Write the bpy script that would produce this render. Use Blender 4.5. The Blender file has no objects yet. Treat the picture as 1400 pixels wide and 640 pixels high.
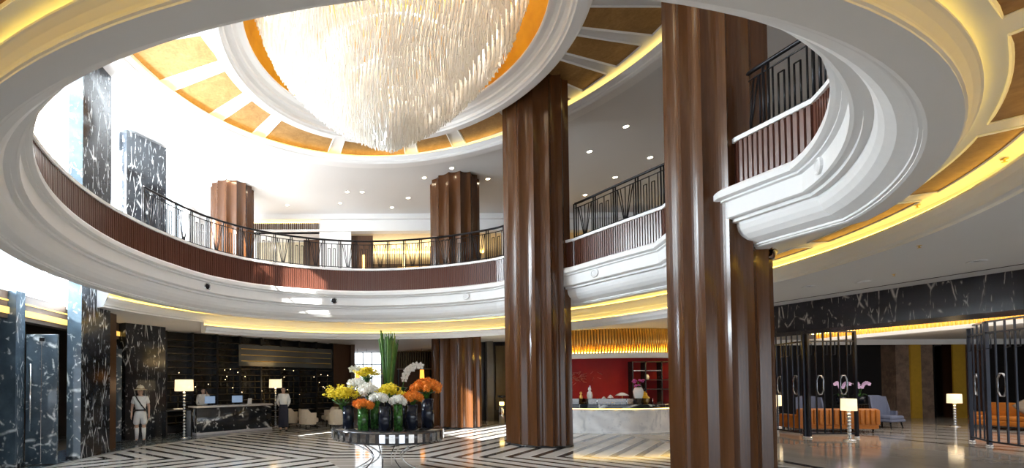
import bpy, bmesh, math, random
from math import sin, cos, pi, radians as R, hypot, atan2, sqrt
from mathutils import Vector as V, Matrix
random.seed(7)
S = bpy.context.scene
COL = S.collection
# ------------------------------------------------------------------ camera
F, U0, V0, ROLL, PITCH, EYE = 608.25, 481.09, 512.0, -0.005, 0.0209, 1.8
def rot(a, b, c):
    a, c = a*cos(ROLL)-c*sin(ROLL), a*sin(ROLL)+c*cos(ROLL)
    b, c = b*cos(PITCH)-c*sin(PITCH), b*sin(PITCH)+c*cos(PITCH)
    return V((a, b, c))
cam_d = bpy.data.cameras.new('camera'); cam = bpy.data.objects.new('camera', cam_d); COL.objects.link(cam)
rx, fy, uz = rot(1, 0, 0), rot(0, 1, 0), rot(0, 0, 1)
m = Matrix((rx, uz, -fy)).transposed().to_4x4(); m.translation = V((0, 0, EYE)); cam.matrix_world = m
cam_d.sensor_fit = 'HORIZONTAL'; cam_d.sensor_width = 36; cam_d.lens = F/1400*36
cam_d.shift_x = (700-U0)/1400; cam_d.shift_y = (V0-320)/1400
cam_d.clip_start = .1; cam_d.clip_end = 300
S.camera = cam
O = V((.929, 9.13))                     # middle of the round opening

# ------------------------------------------------------------------ materials
MATS = {}
class NT:
    def __init__(s, name):
        s.m = bpy.data.materials.new(name); s.m.use_nodes = True; s.t = s.m.node_tree
        s.b = s.t.nodes['Principled BSDF']; s.out = s.t.nodes['Material Output']; MATS[name] = s.m
    def n(s, typ, **kw):
        x = s.t.nodes.new(typ)
        for k, v in kw.items():
            if k.startswith('i_'): x.inputs[k[2:].replace('_', ' ')].default_value = v
            else: setattr(x, k, v)
        return x
    def l(s, a, b): s.t.links.new(a, b)
    def math(s, op, a, b=None, c=None):
        x = s.n('ShaderNodeMath', operation=op)
        for i, v in enumerate((a, b, c)):
            if v is None: continue
            if isinstance(v, (int, float)): x.inputs[i].default_value = v
            else: s.l(v, x.inputs[i])
        return x.outputs[0]
    def coord(s): return s.n('ShaderNodeTexCoord').outputs['Object']
    def noise(s, vec, scale=5, detail=4, rough=.55, dist=0, vscale=None):
        if vscale:
            mp = s.n('ShaderNodeMapping'); mp.inputs['Scale'].default_value = vscale; s.l(vec, mp.inputs['Vector']); vec = mp.outputs[0]
        x = s.n('ShaderNodeTexNoise'); x.inputs['Scale'].default_value = scale; x.inputs['Detail'].default_value = detail
        x.inputs['Roughness'].default_value = rough; x.inputs['Distortion'].default_value = dist; s.l(vec, x.inputs['Vector']); return x.outputs['Fac']
    def ramp(s, fac, stops):
        x = s.n('ShaderNodeValToRGB'); e = x.color_ramp.elements
        while len(e) < len(stops): e.new(.5)
        for el, (p, c) in zip(e, stops): el.position = p; el.color = (*c, 1)
        s.l(fac, x.inputs[0]); return x.outputs[0]
    def mix(s, f, a, b):
        x = s.n('ShaderNodeMix', data_type='RGBA')
        for sock, v in ((x.inputs[0], f), (x.inputs[6], a), (x.inputs[7], b)):
            if isinstance(v, (int, float)): sock.default_value = v
            elif isinstance(v, tuple): sock.default_value = (*v, 1)
            else: s.l(v, sock)
        return x.outputs[2]
    def bump(s, h, st=.2, d=.02):
        x = s.n('ShaderNodeBump'); x.inputs['Strength'].default_value = st; x.inputs['Distance'].default_value = d
        s.l(h, x.inputs['Height']); s.l(x.outputs[0], s.b.inputs['Normal'])
def P(name, col, rough=.5, metal=0, var=.06, scale=6, emit=None, es=0, coat=0, spec=None, alpha=None):
    """plain surface with a slight procedural variation"""
    t = NT(name); b = t.b
    f = t.noise(t.coord(), scale, 3)
    d = tuple(max(0, c*(1-var)) for c in col); u = tuple(min(1, c*(1+var)) for c in col)
    t.l(t.ramp(f, [(.3, d), (.7, u)]), b.inputs['Base Color'])
    b.inputs['Roughness'].default_value = rough; b.inputs['Metallic'].default_value = metal
    if coat: b.inputs['Coat Weight'].default_value = coat; b.inputs['Coat Roughness'].default_value = .1
    if spec is not None: b.inputs['Specular IOR Level'].default_value = spec
    if emit: b.inputs['Emission Color'].default_value = (*emit, 1); b.inputs['Emission Strength'].default_value = es
    return t.m
white = P('white_plaster', (.88, .885, .89), .55, var=.015, scale=.6)
ceilw = P('ceiling_paint', (.79, .80, .81), .7, var=.02, scale=.4)
cream = P('cream_wall', (.78, .70, .52), .6)
gwall = P('warm_dark_wall', (.10, .065, .045), .5)
iron = P('black_iron', (.018, .017, .02), .35, .6)
blueiron = P('dark_steel', (.022, .025, .036), .35, .6)
chrome = P('polished_steel', (.75, .77, .8), .08, 1, var=.02)
gold = P('brushed_brass', (.80, .52, .14), .30, .85)
black = P('black_lacquer', (.012, .012, .014), .25)
navy = P('navy_cloth', (.016, .018, .035), .8)
shirt = P('white_cotton', (.85, .85, .83), .8, scale=30)
skin = P('skin', (.60, .38, .27), .55, var=.05, scale=20)
hair = P('black_hair', (.012, .010, .009), .45)
belt = P('black_leather', (.02, .018, .017), .4)
orange = P('orange_leather', (.46, .15, .018), .42, var=.15, scale=4)
bluefab = P('blue_grey_upholstery', (.13, .15, .23), .8, scale=40)
beigefab = P('beige_upholstery', (.62, .54, .42), .75, scale=30)
taupe = P('taupe_cushion', (.27, .22, .17), .85, scale=40)
redwall = P('dark_red_lacquer', (.15, .005, .010), .5, var=.12, scale=2, spec=.15)
porcelain = P('white_porcelain', (.85, .84, .82), .15)
yellowglaze = P('yellow_glaze', (.85, .5, .03), .15)
shade = P('cream_lampshade', (.95, .85, .62), .7, emit=(1, .76, .45), es=.6)
shadeo = P('orange_lampshade', (.9, .45, .1), .6, emit=(1, .38, .05), es=1.2)
strip = P('cove_light_strip', (1, .8, .3), .6, emit=(1, .70, .15), es=1.9)
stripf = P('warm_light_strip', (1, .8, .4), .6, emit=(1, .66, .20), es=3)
amberlit = P('amber_lit_strip', (.8, .5, .12), .5, emit=(1, .6, .12), es=.6)
bulb = P('downlight_lamp', (1, .9, .7), .4, emit=(1, .82, .55), es=22)
screenm = P('monitor_screen', (.05, .07, .1), .2, emit=(.25, .35, .5), es=.4)
paper = P('paper', (.8, .8, .78), .8)
green = P('green_stems', (.055, .17, .018), .5, var=.75, scale=30)
darkgreen = P('dark_leaf', (.02, .09, .015), .4, var=.4, scale=20)
yel = P('yellow_petals', (.85, .66, .02), .6, var=.25, scale=40)
wht = P('white_petals', (.88, .88, .83), .6, var=.05, scale=40)
orn = P('orange_petals', (.85, .24, .015), .6, var=.3, scale=40)
pink = P('lilac_petals', (.72, .50, .75), .6, var=.2, scale=40)
vased = P('dark_blue_glass', (.012, .016, .03), .06)
vaseg = P('green_glass_with_stems', (.03, .11, .02), .1, var=.8, scale=22)
skyblue = P('bright_sky_view', (.9, .95, 1), .9)
amberp = P('amber_panel', (.55, .33, .03), .4, var=.2, scale=3)
stone = None
def fluted_wood(name, a, b, rough, coat):
    t = NT(name); co = t.coord()
    f = t.noise(co, 3, 5, .6, .4, (9, 9, .5))
    t.l(t.ramp(f, [(.25, a), (.75, b)]), t.b.inputs['Base Color'])
    t.b.inputs['Roughness'].default_value = rough; t.b.inputs['Specular IOR Level'].default_value = .42; t.b.inputs['Coat Weight'].default_value = coat; t.b.inputs['Coat Roughness'].default_value = .12
    return t.m
wood = fluted_wood('polished_dark_wood', (.068, .025, .008), (.100, .038, .012), .20, .15)
slat = fluted_wood('red_brown_slats', (.085, .028, .018), (.14, .05, .032), .28, .35)
panelw = fluted_wood('brown_wall_panel', (.075, .035, .018), (.12, .06, .03), .5, 0)
def marble(name, base, vein, rough, scale=1.0, amount=.5, thin=.018):
    t = NT(name); co = t.coord(); acc = None
    for ang, sc, wd, gt in ((.6, 1.0, thin, .47), (-.8, 1.7, thin*1.2, .50), (.35, 2.8, thin*1.5, .55)):
        w = t.n('ShaderNodeTexNoise'); w.inputs['Scale'].default_value = 1.6*scale*sc; w.inputs['Detail'].default_value = 3; t.l(co, w.inputs['Vector'])
        ad = t.n('ShaderNodeVectorMath', operation='MULTIPLY_ADD'); t.l(w.outputs['Color'], ad.inputs[0]); ad.inputs[1].default_value = (.07/sc,)*3; t.l(co, ad.inputs[2])
        mp = t.n('ShaderNodeMapping'); mp.inputs['Rotation'].default_value = (ang, ang*.8, .5+ang); mp.inputs['Scale'].default_value = (.22*scale*sc, 1.6*scale*sc, .26*scale*sc); t.l(ad.outputs[0], mp.inputs['Vector'])
        vo = t.n('ShaderNodeTexVoronoi', feature='DISTANCE_TO_EDGE'); vo.inputs['Scale'].default_value = 1.0; t.l(mp.outputs[0], vo.inputs['Vector'])
        ln = t.math('SUBTRACT', 1, t.math('MINIMUM', t.math('DIVIDE', vo.outputs['Distance'], wd), 1))
        gate = t.math('MINIMUM', t.math('MULTIPLY', t.math('MAXIMUM', t.math('SUBTRACT', t.noise(co, 1.5*scale*sc, 2), gt), 0), 9), 1)
        ln = t.math('MULTIPLY', ln, gate); acc = ln if acc is None else t.math('MAXIMUM', acc, ln)
    fog = t.ramp(t.noise(co, 1.2*scale, 4), [(.4, base), (.75, tuple(min(1, c*1.9+.004) for c in base))])
    t.l(t.mix(t.math('MULTIPLY', acc, amount), fog, vein), t.b.inputs['Base Color']); t.b.inputs['Roughness'].default_value = rough
    return t.m
bmarble = marble('black_marble_white_veins', (.014, .017, .022), (.75, .8, .82), .10, 1.6, 1.0, .022)
bluemarble = marble('blue_black_marble', (.055, .08, .105), (.8, .86, .9), .08, 2.0, 1.0, .024)
beammarble = marble('veined_black_marble', (.018, .017, .022), (.6, .55, .5), .2, 1.5, .9, .02)
wmarble = marble('white_bar_marble', (.78, .79, .82), (.55, .57, .62), .15, 1.2, .7, .05)
brownmarble = marble('brown_stone_panel', (.15, .10, .075), (.26, .19, .14), .35, 2.2, .8, .08)
def goldleaf():
    t = NT('gold_leaf'); co = t.coord()
    f = t.noise(co, 2.2, 6, .65, 1.0); g = t.noise(co, 14, 4, .7, 0, (1, 1, 4))
    h = t.math('ADD', t.math('MULTIPLY', f, .6), t.math('MULTIPLY', g, .4))
    t.l(t.ramp(h, [(.3, (.30, .155, .05)), (.55, (.46, .27, .10)), (.75, (.60, .39, .17))]), t.b.inputs['Base Color'])
    t.b.inputs['Roughness'].default_value = .5; t.b.inputs['Metallic'].default_value = .35; return t.m
gleaf = goldleaf()
def domegold():
    t = NT('amber_gold_dome'); f = t.noise(t.coord(), 1.5, 5, .6, .6)
    t.l(t.ramp(f, [(.3, (.66, .30, .008)), (.7, (.84, .44, .016))]), t.b.inputs['Base Color']); t.b.inputs['Roughness'].default_value = .5; return t.m
domeg = domegold()
def glassmat(name, tint, tr=.75, rough=.05, dif=(.9, .92, .95)):
    t = NT(name); t.t.nodes.remove(t.b)
    tp = t.n('ShaderNodeBsdfTransparent'); tp.inputs[0].default_value = (*tint, 1)
    gl = t.n('ShaderNodeBsdfGlossy'); gl.inputs['Roughness'].default_value = rough
    mx = t.n('ShaderNodeMixShader'); mx.inputs[0].default_value = 1-tr
    t.l(tp.outputs[0], mx.inputs[1]); t.l(gl.outputs[0], mx.inputs[2]); t.l(mx.outputs[0], t.out.inputs[0]); return t.m
pane = glassmat('clear_window_glass', (.97, .99, 1), .93)
dpane = glassmat('dark_glass', (.25, .22, .18), .88, .04)
def crystal():
    t = NT('crystal_rods'); t.t.nodes.remove(t.b)
    tp = t.n('ShaderNodeBsdfTransparent'); tp.inputs[0].default_value = (.97, .95, .92, 1)
    gl = t.n('ShaderNodeBsdfGlossy'); gl.inputs['Roughness'].default_value = .15
    tl = t.n('ShaderNodeBsdfTranslucent'); df = t.n('ShaderNodeBsdfDiffuse')
    f = t.noise(t.coord(), 3.0, 4, .7)
    c = t.ramp(f, [(.35, (.86, .82, .76)), (.6, (.97, .96, .94))]); t.l(c, tl.inputs[0]); t.l(c, df.inputs[0])
    a = t.n('ShaderNodeMixShader'); a.inputs[0].default_value = .5; t.l(tl.outputs[0], a.inputs[1]); t.l(df.outputs[0], a.inputs[2])
    b = t.n('ShaderNodeMixShader'); b.inputs[0].default_value = .25; t.l(a.outputs[0], b.inputs[1]); t.l(gl.outputs[0], b.inputs[2])
    d = t.n('ShaderNodeMixShader'); d.inputs[0].default_value = .85; t.l(tp.outputs[0], d.inputs[1]); t.l(b.outputs[0], d.inputs[2])
    t.l(d.outputs[0], t.out.inputs[0]); return t.m
crys = crystal()
def floormat():
    t = NT('polished_marble_floor'); co = t.coord(); sp = t.n('ShaderNodeSeparateXYZ'); t.l(co, sp.inputs[0]); X, Y = sp.outputs[0], sp.outputs[1]
    mth = t.math
    cl = t.noise(co, .9, 5, .6, .8); fine = t.noise(co, 5, 4, .6)
    # chevrons: stripes follow the near side of an octagon, mirrored about the line Y = 10.85
    yy = mth('ADD', mth('ABSOLUTE', mth('SUBTRACT', Y, 10.85)), 10.85)
    dx = mth('SUBTRACT', X, .45); dy = mth('SUBTRACT', yy, 14.6)
    ca, sa = cos(R(47)), sin(R(47))
    f0 = mth('MULTIPLY', dy, -1)
    fr = mth('SUBTRACT', mth('MULTIPLY', dx, sa), mth('MULTIPLY', dy, ca)); fr = mth('ADD', fr, .13)
    fl = mth('SUBTRACT', mth('MULTIPLY', dx, -sin(R(38))), mth('MULTIPLY', dy, cos(R(38)))); fl = mth('ADD', fl, .1)
    d = mth('MAXIMUM', f0, mth('MAXIMUM', fr, fl))
    fracd = mth('FRACT', mth('DIVIDE', d, .46))
    stripe = mth('LESS_THAN', fracd, .34)
    pin = mth('MULTIPLY', mth('GREATER_THAN', fracd, .93), 1)
    # the middle, nearer than the mirror line, is plain beige
    plain = mth('MULTIPLY', mth('LESS_THAN', Y, 10.62), mth('GREATER_THAN', mth('ADD', f0, .02), mth('MAXIMUM', fr, fl)))
    inside = mth('MULTIPLY', mth('MULTIPLY', mth('GREATER_THAN', X, -6.6), mth('LESS_THAN', X, 9.3)), mth('MULTIPLY', mth('GREATER_THAN', Y, 4.0), mth('LESS_THAN', Y, 19.5)))
    # lounge: slanted dark bars between two border lines
    u = mth('ADD', mth('MULTIPLY', X, .62), mth('MULTIPLY', Y, .78)); w = mth('SUBTRACT', mth('MULTIPLY', X, .78), mth('MULTIPLY', Y, .62))
    bars = mth('LESS_THAN', mth('FRACT', mth('DIVIDE', mth('ADD', u, mth('MULTIPLY', w, .35)), 1.5)), .16)
    lz = mth('MULTIPLY', mth('GREATER_THAN', X, 17.2), mth('LESS_THAN', X, 24.5)); bars = mth('MULTIPLY', bars, lz)
    edge = mth('LESS_THAN', mth('ABSOLUTE', mth('SUBTRACT', X, 16.9)), .1)
    edge2 = mth('MULTIPLY', mth('LESS_THAN', mth('ABSOLUTE', mth('SUBTRACT', X, 9.7)), .12), mth('LESS_THAN', Y, 14))
    dark = mth('MULTIPLY', mth('MULTIPLY', stripe, inside), mth('SUBTRACT', 1, plain))
    lt = t.ramp(cl, [(.25, (.54, .525, .505)), (.5, (.64, .625, .605)), (.8, (.72, .705, .685))])
    beige = t.ramp(cl, [(.25, (.40, .365, .33)), (.55, (.49, .455, .42)), (.8, (.56, .53, .49))])
    dk = t.ramp(fine, [(.3, (.022, .022, .026)), (.7, (.065, .055, .05))])
    base = t.mix(mth('SUBTRACT', inside, mth('MULTIPLY', plain, inside)), beige, lt)
    base = t.mix(mth('MULTIPLY', mth('MULTIPLY', pin, inside), .8), base, (.82, .8, .76))
    allD = mth('MINIMUM', mth('ADD', mth('ADD', dark, bars), mth('ADD', edge, edge2)), 1)
    t.l(t.mix(allD, base, dk), t.b.inputs['Base Color']); t.b.inputs['Roughness'].default_value = .09
    return t.m
floorm = floormat()

# ------------------------------------------------------------------ mesh builder
class MB:
    def __init__(s): s.v = []; s.f = []; s.mi = []; s.sm = []
    def add(s, vs, fs, mi=0, sm=False):
        o = len(s.v); s.v += [tuple(v) for v in vs]
        for f in fs: s.f.append([i+o for i in f]); s.mi.append(mi); s.sm.append(sm)
        return s
    def box(s, c, d, rz=0, mi=0, tilt=None):
        M = Matrix.Rotation(rz, 3, 'Z')
        if tilt: M = M @ tilt
        vs = [V(c)+M @ V((x*d[0]/2, y*d[1]/2, z*d[2]/2)) for x in (-1, 1) for y in (-1, 1) for z in (-1, 1)]
        return s.add(vs, [(0, 1, 3, 2), (4, 6, 7, 5), (0, 4, 5, 1), (2, 3, 7, 6), (0, 2, 6, 4), (1, 5, 7, 3)], mi)
    def bevbox(s, c, d, rz=0, bv=.03, seg=2, mi=0, tilt=None):
        bm = bmesh.new(); bmesh.ops.create_cube(bm, size=1)
        for v in bm.verts: v.co = V((v.co.x*d[0], v.co.y*d[1], v.co.z*d[2]))
        bmesh.ops.bevel(bm, geom=bm.edges[:], offset=bv, segments=seg, profile=.5, affect='EDGES')
        M = Matrix.Rotation(rz, 3, 'Z')
        if tilt: M = M @ tilt
        bm.verts.index_update()
        s.add([V(c)+M @ v.co for v in bm.verts], [[v.index for v in f.verts] for f in bm.faces], mi, True); bm.free(); return s
    def tube(s, pts, r, n=8, mi=0, cap=True, closed=False):
        pts = [V(p) for p in pts]; k = len(pts); rs = r if isinstance(r, (list, tuple)) else [r]*k
        rings = []; ref = None
        for i, p in enumerate(pts):
            a = pts[i-1] if (i or closed) else p; b = pts[(i+1) % k] if (i < k-1 or closed) else p
            d = (b-a); d = d.normalized() if d.length else V((0, 0, 1))
            if ref is None: ref = V((1, 0, 0)) if abs(d.x) < .9 else V((0, 1, 0))
            x = (ref-d*ref.dot(d)); x = x.normalized() if x.length > 1e-6 else d.orthogonal().normalized(); y = d.cross(x); ref = x
            rings.append([p+(x*cos(2*pi*j/n)+y*sin(2*pi*j/n))*rs[i] for j in range(n)])
        vs = [v for rg in rings for v in rg]; fs = []
        for i in range(k if closed else k-1):
            for j in range(n): a = i*n; b = ((i+1) % k)*n; fs.append((a+j, a+(j+1) % n, b+(j+1) % n, b+j))
        s.add(vs, fs, mi, n > 4)
        if cap and not closed: s.add(rings[0], [list(range(n))[::-1]], mi); s.add(rings[-1], [list(range(n))], mi)
        return s
    def lathe(s, prof, c=(0, 0, 0), n=24, mi=0, sm=True, a0=0, a1=2*pi):
        full = abs(a1-a0-2*pi) < 1e-6; k = n if full else n+1
        vs = [(c[0]+r*cos(a0+(a1-a0)*j/n), c[1]+r*sin(a0+(a1-a0)*j/n), c[2]+z) for r, z in prof for j in range(k)]
        fs = []
        for i in range(len(prof)-1):
            for j in range(n): j2 = (j+1) % k if full else j+1; fs.append((i*k+j, i*k+j2, (i+1)*k+j2, (i+1)*k+j))
        return s.add(vs, fs, mi, sm)
    def prism(s, poly, z0, z1, mi=0):
        n = len(poly); vs = [(x, y, z0) for x, y in poly]+[(x, y, z1) for x, y in poly]
        fs = [list(range(n))[::-1], list(range(n, 2*n))]+[(i, (i+1) % n, n+(i+1) % n, n+i) for i in range(n)]
        return s.add(vs, fs, mi)
    def ball(s, c, r, n=8, mi=0, sc=(1, 1, 1)):
        prof = [(sin(pi*i/n), -cos(pi*i/n)) for i in range(n+1)]
        k = n+2; vs = [(c[0]+r*sc[0]*p*cos(2*pi*j/k), c[1]+r*sc[1]*p*sin(2*pi*j/k), c[2]+r*sc[2]*q) for p, q in prof for j in range(k)]
        fs = [(i*k+j, i*k+(j+1) % k, (i+1)*k+(j+1) % k, (i+1)*k+j) for i in range(n) for j in range(k)]
        return s.add(vs, fs, mi, True)
    def build(s, name, mat, parent=None, **props):
        me = bpy.data.meshes.new(name); me.from_pydata(s.v, [], s.f)
        for mt in (mat if isinstance(mat, (list, tuple)) else [mat]): me.materials.append(mt)
        me.polygons.foreach_set('material_index', s.mi); me.polygons.foreach_set('use_smooth', s.sm); me.update()
        bm = bmesh.new(); bm.from_mesh(me); bmesh.ops.remove_doubles(bm, verts=bm.verts[:], dist=1e-5); bmesh.ops.recalc_face_normals(bm, faces=bm.faces[:]); bm.to_mesh(me); bm.free()
        o = bpy.data.objects.new(name, me); COL.objects.link(o)
        if parent: o.parent = parent
        for k_, v_ in props.items(): o[k_] = v_
        return o
def tag(o, label, cat, group=None, kind=None):
    o['label'] = label; o['category'] = cat
    if group: o['group'] = group
    if kind: o['kind'] = kind
    return o
def empty(name, loc, label, cat, group=None, rz=0):
    o = bpy.data.objects.new(name, None); COL.objects.link(o); o.location = loc; o.rotation_euler = (0, 0, rz); o.empty_display_size = .1
    return tag(o, label, cat, group)
def copy_tree(o, parent=None):
    c = o.copy(); COL.objects.link(c); c.parent = parent
    for ch in o.children: copy_tree(ch, c)
    return c
def struct(mb, name, mat, label=None):
    o = mb.build(name, mat); o['kind'] = 'structure'
    if label: o['label'] = label
    return o
def bez(a, b, c, n): return [V(a)*(1-t)**2+V(b)*2*t*(1-t)+V(c)*t*t for t in [i/n for i in range(n+1)]]

# ------------------------------------------------------------------ the round opening
TAB = [(-180, 6.38), (-34, 6.39), (-30, 6.38), (-27.2, 6.355)]
CH = [(6.59, 6.24), (6.36, 7.25), (6.75, 8.67), (7.14, 10.10), (6.67, 11.23), (6.24, 12.34), (4.86, 14.01)]   # straight runs at the front columns
for (x0, y0), (x1, y1) in zip(CH, CH[1:]):
    for i in range(8): x, y = x0+(x1-x0)*i/8, y0+(y1-y0)*i/8; TAB.append((math.degrees(atan2(y-O[1], x-O[0])), hypot(x-O[0], y-O[1])))
TAB += [(54, 6.35), (66, 6.36), (80, 6.37), (94, 6.44), (112, 6.49), (130, 6.58), (143, 6.55), (155, 6.42), (167, 6.38), (180, 6.38)]
TAB.sort()
def outl(deg):
    deg = (deg+180) % 360-180
    for (a, r), (b, q) in zip(TAB, TAB[1:]):
        if a <= deg <= b: return r+(q-r)*(deg-a)/(b-a)
    return 6.38
AZ = sorted(set([-180+2*i for i in range(180)]+[a for a, r in TAB if a < 179]))
def pt(deg, r, c=O): return (c[0]+r*cos(R(deg)), c[1]+r*sin(R(deg)))
def sweep(prof, azs=AZ, rf=outl, mi=0, mb=None, closed=True, c=O, sm=False):
    mb = mb or MB(); k = len(azs)
    vs = [(*pt(a, rf(a)+off, c), z) for off, z in prof for a in azs]; fs = []
    for i in range(len(prof)-1):
        for j in range(k if closed else k-1): fs.append((i*k+j, i*k+(j+1) % k, (i+1)*k+(j+1) % k, (i+1)*k+j))
    return mb.add(vs, fs, mi, sm)
XL, XR, YN, YF = -7.75, 34.0, -16.0, 30.0
def rect(a, x0=XL, x1=XR, y0=YN, y1=YF):
    dx, dy = cos(R(a)), sin(R(a)); t = 1e9
    if dx > 1e-9: t = min(t, (x1-O[0])/dx)
    if dx < -1e-9: t = min(t, (x0-O[0])/dx)
    if dy > 1e-9: t = min(t, (y1-O[1])/dy)
    if dy < -1e-9: t = min(t, (y0-O[1])/dy)
    return t
COR = [math.degrees(atan2(y-O[1], x-O[0])) for x in (XL, XR) for y in (YN, YF)]
AZC = sorted(set(AZ+COR))
def annulus(rin, z, mb=None, azs=AZC, rout=rect, rz_in=True):
    mb = mb or MB(); k = len(azs)
    vs = [(*pt(a, rin(a)), z) for a in azs]+[(*pt(a, rout(a)), z) for a in azs]
    return mb.add(vs, [(j, (j+1) % k, k+(j+1) % k, k+j) for j in range(k)])
# balcony front: slatted wood fascia (real ribs), cap, mouldings, ring beam with light trough
fz = []
NR = 620
mbf = MB(); az2 = []
for i in range(NR):
    a = -180+360*i/NR
    az2 += [(a, .0), (a+360/NR*.62, .0), (a+360/NR*.64, .03), (a+360/NR*.98, .03)]
k = len(az2)
mbf.add([(*pt(a, outl(a)+o), z) for z in (5.04, 5.77) for a, o in az2], [(j, (j+1) % k, k+(j+1) % k, k+j) for j in range(k)])
struct(mbf, 'trim_1', slat, 'red brown vertical slat fascia of the balcony front')
struct(sweep([(.03, 5.76), (-.035, 5.76), (-.035, 5.83), (.45, 5.83), (.45, 5.6)]), 'trim_2', white, 'white cap along the top of the balcony fascia')
struct(sweep([(.02, 5.06), (-.10, 5.03), (-.20, 5.0), (-.26, 4.97), (-.28, 4.94), (-.28, 4.85), (-.24, 4.83), (-.20, 4.82), (-.20, 4.79), (-.15, 4.77), (-.15, 4.51), (-.12, 4.49), (-.06, 4.48), (-.06, 4.43), (.01, 4.42), (.01, 4.37), (.03, 4.29), (.07, 4.21), (.14, 4.13), (.23, 4.075), (.26, 4.06), (.26, 4.03), (.285, 4.02), (.285, 4.005), (.31, 3.99),
              (.50, 3.99), (.50, 4.005), (.515, 4.01), (.515, 4.03), (.50, 4.04), (.51, 4.06), (.54, 4.10), (.575, 4.125), (.59, 4.13), (.59, 4.145), (.46, 4.145), (.46, 4.2)]), 'trim_3', white, 'white moulded cornice and ring beam below the balcony fascia')
AZO = [a for a in sorted(set(AZ+[-128, 163])) if -128 <= a <= 163]      # the low ceiling stops where the tall window begins
struct(sweep([(0, 4.16), (.03, 4.16), (.03, 4.19), (0, 4.19)], AZO, lambda a: outl(a)+.46, closed=False), 'trim_4', strip, 'hidden yellow light strip above the ring beam')
# ground ceiling ring: flat white field, gold leaf coffers, outer light trough
ZC = 4.20
mbw = MB(); k = len(AZO)
mbw.add([(*pt(a, outl(a)+.4), ZC) for a in AZO]+[(*pt(a, 7.66), ZC) for a in AZO], [(j, j+1, k+j+1, k+j) for j in range(k-1)])
struct(mbw, 'ceiling', white, 'white recessed ceiling ring round the opening')
struct(sweep([(.0, ZC), (0, 4.06), (-.16, 4.06), (-.16, 4.03), (-.14, 4.0), (-.12, 3.97), (-.10, 3.95), (-.06, 3.90), (-.04, 3.86), (0, 3.84), (0, 3.80)], AZO, lambda a: 7.63, closed=False), 'trim_5', white, 'white outer rim of the ground floor ceiling ring')
struct(sweep([(0, 4.07), (.03, 4.07), (.03, 4.10), (0, 4.10)], AZO, lambda a: 7.53, closed=False), 'trim_6', strip, 'hidden yellow light strip behind the outer rim')
AZB = [12+2*i for i in range(64)]
bk = sweep([(0, 3.8), (0, 3.69), (-.18, 3.69), (-.18, 3.65), (-.15, 3.62), (-.13, 3.56), (-.06, 3.50), (-.04, 3.47), (.16, 3.47), (.16, 3.80)], AZB, lambda a: 7.63, closed=False)
for a in (AZB[0], AZB[-1]): bk.add([(*pt(a, 7.63+o_), z_) for o_, z_ in ((0, 3.69), (-.18, 3.69), (-.15, 3.62), (-.13, 3.56), (-.04, 3.47), (.16, 3.47), (.16, 3.8), (0, 3.8))], [tuple(range(8))])
struct(bk, 'trim_160', white, 'white stepped bulkhead above reception and bar')
struct(sweep([(0, 3.70), (.03, 3.70), (.03, 3.725), (0, 3.725)], AZB, lambda a: 7.56, closed=False), 'trim_161', strip, 'hidden light strip on the bulkhead')
ribs = [154.0-16.5*i for i in range(17)]
n_p = 0
for i, a0 in enumerate(ribs):
    a1 = a0-16.5
    mb = MB(); fr = MB(); aa = [a1+1.2+(14.1)*j/10 for j in range(11)]
    ri, ro = 7.10, 7.40
    if outl(a0-8)+.62 > 7.08: ri = outl(a0-8)+.66
    mb.add([(*pt(a, ri), ZC-.004) for a in aa]+[(*pt(a, ro), ZC-.004) for a in aa], [(j, j+1, 12+j, 11+j) for j in range(10)])
    o = mb.build('trim_%d' % (20+i), gleaf); o['kind'] = 'structure'; o['label'] = 'gold leaf panel in the low ceiling ring'
    loop = [(*pt(a, ri), ZC-.01) for a in aa]+[(*pt(a, ro), ZC-.01) for a in aa[::-1]]
    fr.tube(loop, .012, 4, closed=True); o2 = fr.build('trim_%d' % (50+i), white, o); 
# slabs
AZ3 = sorted(set([a for a in AZO]+[a for a in COR if -128 < a < 163]))
ac = MB(); k = len(AZ3); ac.add([(*pt(a, 7.63), 3.8) for a in AZ3]+[(*pt(a, rect(a)), 3.8) for a in AZ3], [(j, j+1, k+j+1, k+j) for j in range(k-1)])
for a in (-128, 163): ac.add([(*pt(a, r_), z_) for r_, z_ in ((7.63, 3.8), (rect(a), 3.8), (rect(a), 4.95), (7.0, 4.95))], [(0, 1, 2, 3)])
struct(ac, 'ceiling.001', ceilw, 'flat ground floor ceiling beyond the ring')
up = annulus(lambda a: outl(a)+.4, 5.62)
struct(up, 'floor.001', P('upper_carpet', (.35, .3, .27), .8), 'upper floor behind the railing')
sl = annulus(lambda a: outl(a)+.4, 4.95); struct(sl, 'ceiling.002', ceilw)
# ------------------------------------------------------------------ floor
fm = MB(); fm.add([(-30, -20, 0), (40, -20, 0), (40, 36, 0), (-30, 36, 0)], [(0, 1, 2, 3)])
struct(fm, 'floor', floorm, 'polished marble floor with black chevron stripes')
th = MB(); th.prism([(-7.6, 9.0), (-6.75, 9.6), (-6.42, 11.77), (-6.14, 12.93), (-4.27, 16.03), (-5.6, 17.2), (-8.2, 14.5)], 0, .012)
struct(th, 'floor.002', bluemarble, 'dark marble threshold along the entrance wall')
tl = MB(); tl.prism([(-6.75, 9.6), (-6.42, 11.77), (-6.14, 12.93), (-4.27, 16.03), (-4.10, 15.95), (-5.97, 12.85), (-6.25, 11.70), (-6.58, 9.6)], 0, .013)
struct(tl, 'trim_7', P('pale_border_stone', (.5, .49, .47), .12), 'pale stone border line in the floor')

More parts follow.
